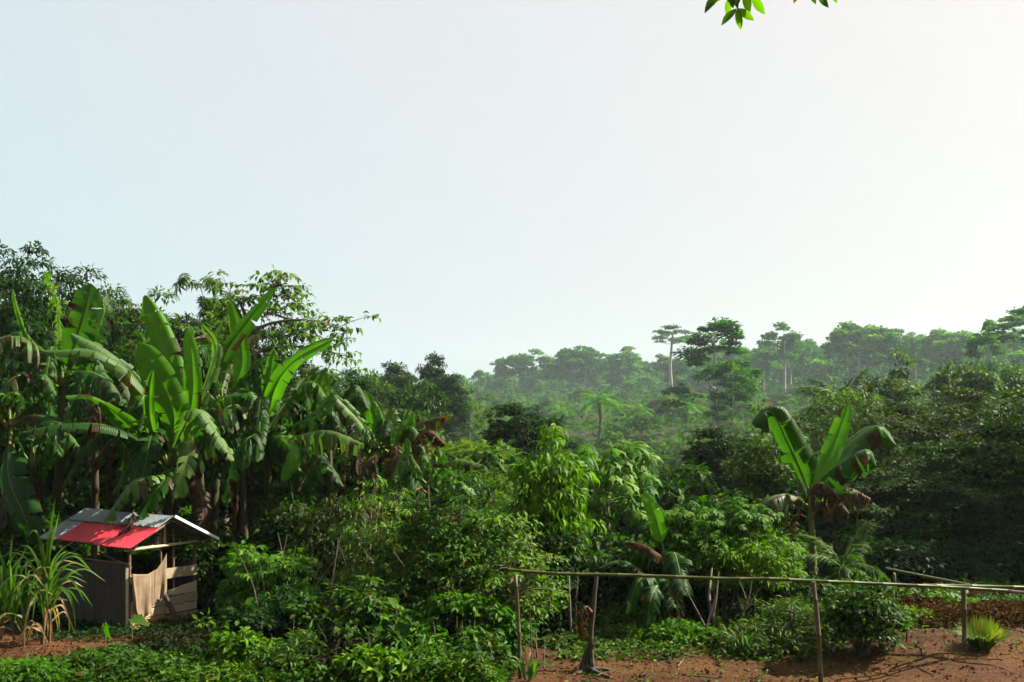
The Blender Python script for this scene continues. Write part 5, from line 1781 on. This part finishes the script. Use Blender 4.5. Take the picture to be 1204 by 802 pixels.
stick('dead_stump', 'dark burnt stump at the back of the mulch bank by the right edge', [foot(1187, 16.5) - [0, 0, .05], at(1187, 700, 16.5), at(1188, 693, 16.5)], .16, 'bark', 'stump')
stick('bent_twig', 'bent dead twig standing on the soil right of the glossy dark bush', [foot(1066, 12.6), foot(1068, 12.6) + [0, 0, .16], foot(1085, 12.5) + [0, 0, .12], foot(1090, 12.5) + [0, 0, .02]], .010, 'bark', 'twig')
stick('short_stump', 'short dark stump beside the grass tuft on the mulch edge', [foot(1168, 13.6) - [0, 0, .05], foot(1168, 13.6) + [0, 0, .1], foot(1169, 13.6) + [0, 0, .2]], .06, 'bark', 'stump')


# ------------------------------------------------------------------ ground cover, mulch, litter
def carpet(name, label, region, n, tpl, size, mat, hmax, seed, cat='ground cover'):
    g = np.random.default_rng(seed)
    pxs = g.uniform(region[0], region[1], n * 2)
    Ys = g.uniform(region[2], region[3], n * 2)
    X = (pxs - CX) * Ys / F
    m = fnoise(X, Ys, seed, 1.6, 3)
    edge = np.minimum.reduce([(pxs - region[0]) / 40, (region[1] - pxs) / 40, (Ys - region[2]) / .35, (region[3] - Ys) / .35])
    keep = (m * .4 + edge) > .25
    X, Ys, m, edge = X[keep][:n], Ys[keep][:n], m[keep][:n], edge[keep][:n]
    N = len(X)
    h = hmax * (.35 + .65 * smooth(m * .5 + .5)) * smooth(edge) * g.random(N) ** .45
    p = np.stack([X, Ys, ground_z(X, Ys) + .01 + h], -1)
    d = nrm(g.normal(size=(N, 3)) * [1, 1, .45])
    nn = nrm(g.normal(size=(N, 3)) * .5 + [0, -.1, 1])
    mb = MB()
    cloud(mb, tpl, p, d, nn, size * g.uniform(.55, 1.35, N))
    return tag(mb.build(name, M[mat]), label, cat, kind='stuff')


carpet('purple_ground_cover', 'low purplish ground cover in front of the shed', (125, 345, 11.9, 13.6), 12000, T_LA, .085, 'leaf_purple', .22, 701)
carpet('green_ground_cover', 'low green ground cover in front of the shed', (105, 420, 11.6, 13.7), 6000, T_OV, .085, 'leaf_mid', .30, 702)
carpet('front_ground_cover', 'bright green weeds along the lower left edge', (-40, 330, 10.9, 12.3), 7000, T_LA, .085, 'leaf_grass', .30, 703)
carpet('low_dark_weeds', 'dark green weeds among the bright weeds at the lower left', (-40, 420, 10.9, 12.6), 6000, T_OV, .10, 'leaf_mid', .34, 713)
carpet('middle_ground_cover', 'bright green weeds along the bottom left of the fence', (290, 606, 10.9, 12.0), 9000, T_LA, .090, 'leaf_grass', .46, 704)
carpet('middle_dark_weeds', 'dark green weeds among the bright weeds left of the fence', (280, 600, 11.0, 12.4), 6000, T_OV, .10, 'leaf_mid', .42, 714)
carpet('shade_ground_cover', 'dark weeds between the front shrubs', (240, 620, 12.0, 15.5), 12000, T_OV, .09, 'leaf_mid', .30, 705)
carpet('rail_ground_cover', 'weeds along the soil edge under the rail', (610, 1000, 13.4, 16.0), 14000, T_OV, .09, 'leaf_mid', .28, 706)
carpet('bank_ground_cover', 'scattered green weeds on the mulch bank', (1040, 1240, 13.4, 18.5), 2600, T_OV2, .10, 'leaf_cassava', .12, 707)
carpet('shed_side_ground_cover', 'low weeds around the shed foot', (30, 290, 14.0, 18.0), 9000, T_OV, .07, 'leaf_dark', .10, 708)
# mulch of dead leaves on the bank
carpet('leaf_mulch', 'reddish brown dead leaf mulch on the bank at the right', (1030, 1290, 13.2, 19.5), 34000, T_LANCE2, .095, 'leaf_dry', .22, 709, 'mulch')
carpet('leaf_litter', 'dry leaf litter scattered on the soil under the rail', (630, 1010, 12.9, 15.0), 700, T_OV2, .07, 'leaf_dry', .03, 710, 'litter')
carpet('soil_edge_weeds', 'green weeds creeping over the soil edge under the rail', (640, 1010, 12.6, 14.2), 3500, T_OV, .08, 'leaf_mid', .16, 716)
carpet('soil_weeds', 'small green weeds sprouting on the bare soil', (640, 1230, 11.6, 13.6), 1100, T_LA, .07, 'leaf_grass', .06, 715)
carpet('soil_litter', 'few dead leaves scattered on the bare red soil', (620, 1230, 11.0, 13.2), 220, T_OV2, .07, 'leaf_dry', .012, 711, 'litter')
carpet('shed_litter', 'dead leaves on the soil in front of the sugar cane', (-30, 140, 12.6, 14.6), 160, T_LANCE2, .10, 'leaf_dry', .02, 712, 'litter')


def clods():
    g = np.random.default_rng(720)
    n = 2600
    px = np.where(g.random(n) < .8, g.uniform(600, 1260, n), g.uniform(-30, 130, n))
    Y = np.where(px > 300, g.uniform(10.8, 14.2, n), g.uniform(12.6, 14.6, n))
    X = (px - CX) * Y / F
    sz = .007 + .022 * g.random(n) ** 4
    p = np.stack([X, Y, ground_z(X, Y) + sz * .3], -1)
    V = np.array([[1, 0, 0], [-1, 0, 0], [0, 1, 0], [0, -1, 0], [0, 0, .8], [0, 0, -.6]], float)
    Fc = np.array([[0, 2, 4], [2, 1, 4], [1, 3, 4], [3, 0, 4], [2, 0, 5], [1, 2, 5], [3, 1, 5], [0, 3, 5]])
    mb = MB()
    cloud(mb, (V, Fc), p, rdirs(n, g) * [1, 1, .4], rdirs(n, g) * .5 + [0, 0, 1], sz, soil=np.full(n, .9))
    tag(mb.build('soil_clods', M['ground'], None, False), 'small clods and stones scattered on the bare soil', 'clods', kind='stuff')
    mb = MB()
    for k in range(150):
        px = g.uniform(310, 640)
        Y = g.uniform(11.8, 14.6)
        b = foot(px, Y)
        h = g.uniform(.4, 1.5) * (1.1 if Y > 13 else .5)
        a = g.uniform(0, 6.283)
        d = np.array([math.cos(a), math.sin(a), 0])
        tube(mb, spline([b, b + UP * h * .6 + d * .1 * h, b + UP * h + d * g.uniform(.1, .5) * h], 6), np.linspace(.008, .003, 6), 4, cap=False)
    tag(mb.build('dead_stems', M['bark_grey']), 'thin dry stems standing among the front shrubs', 'stems', kind='stuff')
    mb = MB()
    for k in range(70):
        px = g.uniform(640, 1240)
        Y = g.uniform(11.2, 14.5)
        b = foot(px, Y)
        a = g.uniform(0, 6.283)
        L = g.uniform(.08, .4)
        d = np.array([math.cos(a), math.sin(a), 0]) * L
        e = b + d
        m = b + d * .5 + g.normal(size=3) * .02
        q = spline([b, m, e], 5)
        q[:, 2] = ground_z(q[:, 0], q[:, 1]) + .006
        tube(mb, q, g.uniform(.003, .007), 5)
    tag(mb.build('twig_litter', M['dead_wood']), 'small twigs lying on the bare soil', 'twigs', kind='stuff')


clods()


def broad_leaf(px, py, Y, size, d, nn, label, mat='leaf_lime'):
    """single heart shaped aroid leaf on its stalk"""
    p = at(px, py, Y)
    b = foot(px, Y + .1)
    t = thing('heart_leaved_plant', label, 'plant', b)
    mb = MB()
    cloud(mb, T_HEART, (p - b)[None], np.array([d], float), np.array([nn], float), np.array([size]))
    mb.build('leaf', M[mat], t)
    mb = MB()
    tube(mb, spline([[0, 0, -.02], (p - b) * [.3, .3, .7], p - b], 6), .008, 5)
    mb.build('leaf_stalk', M['bark_green'], t)


broad_leaf(124, 733, 13.6, .26, (.3, -.2, -1), (-.7, -.6, .2), 'tall pale heart shaped leaf in front of the corrugated wall')
broad_leaf(155, 727, 13.9, .28, (1, -.2, -.25), (.1, -.5, 1), 'dark arrow shaped leaf at the near corner of the shed', 'leaf_mid')
broad_leaf(467, 738, 12.0, .30, (.7, -.2, -.6), (-.3, -.8, .6), 'large drooping arrow leaf low in front of the olive shrub', 'leaf_mid')
broad_leaf(466, 712, 12.1, .17, (-.5, -.5, .7), (.4, -.8, .5), 'upright heart shaped leaf above the drooping arrow leaf', 'leaf_cassava')
broad_leaf(290, 712, 12.8, .19, (.5, -.5, .7), (-.5, -.7, .5), 'upright heart shaped leaf right of the shed front', 'leaf_cassava')
broad_leaf(440, 742, 12.0, .22, (.8, -.3, -.3), (0, -.7, .8), 'small glossy heart leaf left of the drooping arrow leaf', 'leaf_cassava')
broad_leaf(310, 792, 11.3, .16, (.6, -.3, .4), (0, -.8, .6), 'bright heart leaf at the bottom edge below the shed', 'leaf_lime')


# ------------------------------------------------------------------ bough hanging into the top of the picture
def top_bough():
    Y = 4.2
    g = np.random.default_rng(91)
    base = np.array([4.3, 2.6, gz(4.3, 2.6)])
    t = thing('near_tree', 'near tree just outside the frame whose leaf sprays hang into the top edge', 'tree', base)
    mb = MB()
    tk = spline([base - [0, 0, .2], base + [.1, .1, 2.5], base + [-.1, .3, 5.2]], 12)
    tube(mb, tk - base, np.linspace(.14, .07, 12), 9)
    mb.build('trunk', M['bark_grey'], t)
    bo = MB()
    B = spline([tk[-2], [3.0, 3.6, 5.7], [1.9, 4.1, 5.45], at(868, -46, Y), at(850, -40, Y)], 16)
    tube(bo, B - base, np.linspace(.05, .010, 16), 7)
    s1 = at(867, 10, Y)
    tube(bo, spline([at(872, -48, Y) - base, at(870, -20, Y) - base, s1 - base], 5), [.007, .006, .005, .005, .004], 5)
    s2 = at(962, -14, 4.3)
    tube(bo, spline([B[-5] - base, (B[-5] + s2) / 2 - base, s2 - base], 5), .006, 5)
    bo.build('bough', M['bark_grey'], t)
    xs_, ws_ = np.array([0, .1, .25, .45, .65, .82, .93, 1]), np.array([.004, .075, .15, .185, .165, .10, .045, .002])
    lt = (np.vstack([np.stack([xs_, k_ * ws_, .05 * abs(k_) * ws_ / .18 - .06 * xs_ ** 2], -1) for k_ in (-1, 0, 1)]),
          np.array([[r_ * 8 + i_, r_ * 8 + i_ + 1, r_ * 8 + i_ + 9, r_ * 8 + i_ + 8] for r_ in (0, 1) for i_ in range(7)]))

    def lf(x0, y0, x1, y1, mat, roll=0.0, Yd=0.0):
        a, c = at(x0, y0, Y + Yd), at(x1, y1, Y + Yd + roll * .03)
        m_ = MB()
        cloud(m_, lt, (a - base)[None], (c - a)[None], np.array([[-.55 + .35 * roll, -.8, -.1]]), np.array([np.linalg.norm(c - a)]))
        m_.build('leaf', M[mat], t)
    for q in ((866, 10, 848, 29, 'leaf_bough', -.5), (867, 10, 871, 35, 'leaf_bough', .2), (867, 10, 887, 24, 'leaf_bough', .5), (866, 9, 868, -14, 'leaf_mid', .3),
              (858, -4, 855, 20, 'leaf_bough', .6), (849, -12, 828, 14, 'leaf_mid', -.5), (876, -12, 881, 17, 'leaf_mid', .6), (884, -6, 899, 17, 'leaf_bough', -.2),
              (852, -8, 842, 3, 'leaf_bough', .8), (862, 10, 860, -10, 'leaf_mid', .1),
              (952, -14, 959, 5, 'leaf_mid', .2), (962, -8, 974, 9, 'leaf_mid', -.4), (978, -12, 984, 4, 'leaf_bough', .5), (944, -16, 933, 3, 'leaf_orange', -.5),
              (962, -14, 950, -30, 'leaf_mid', .2), (966, -14, 990, -24, 'leaf_mid', .2)):
        lf(*q)
    # the rest of the crown, above the picture
    C = [b_ + g.normal(size=3) * [.35, .35, .12] + [0, 0, .3] for b_ in B[1:5] for _ in range(4)]
    C = np.array([c for c in C if CX + F * c[0] / c[1] > -200 and HY - F * (c[2] - .3 - CH) / c[1] < -60])
    if len(C):
        cr = MB()
        leaves(cr, C - base, np.full(len(C), .2), 14, lt, .11, g, .7, .6, .5)
        cr.build('crown', M['leaf_mid'], t)


top_bough()

# ------------------------------------------------------------------ haze
m, t, N, L = newmat('haze')
pv_ = N('ShaderNodeVolumePrincipled')
pv_.inputs['Color'].default_value = (.74, .94, .95, 1)
pv_.inputs['Density'].default_value = .00021
pv_.inputs['Anisotropy'].default_value = .3
oo = N('ShaderNodeOutputMaterial')
L(pv_.outputs[0], oo.inputs['Volume'])
hb = MB()
zlo, zhi = float(ZZ.min()) - 1.5, 78.0
box(hb, [0, 445, (zlo + zhi) / 2], [1, 0, 0], [0, 1, 0], [0, 0, 1], 705, 510, (zhi - zlo) / 2)
tag(hb.build('haze', m, None, False), 'pale morning haze hanging over the valley', 'haze', kind='stuff')
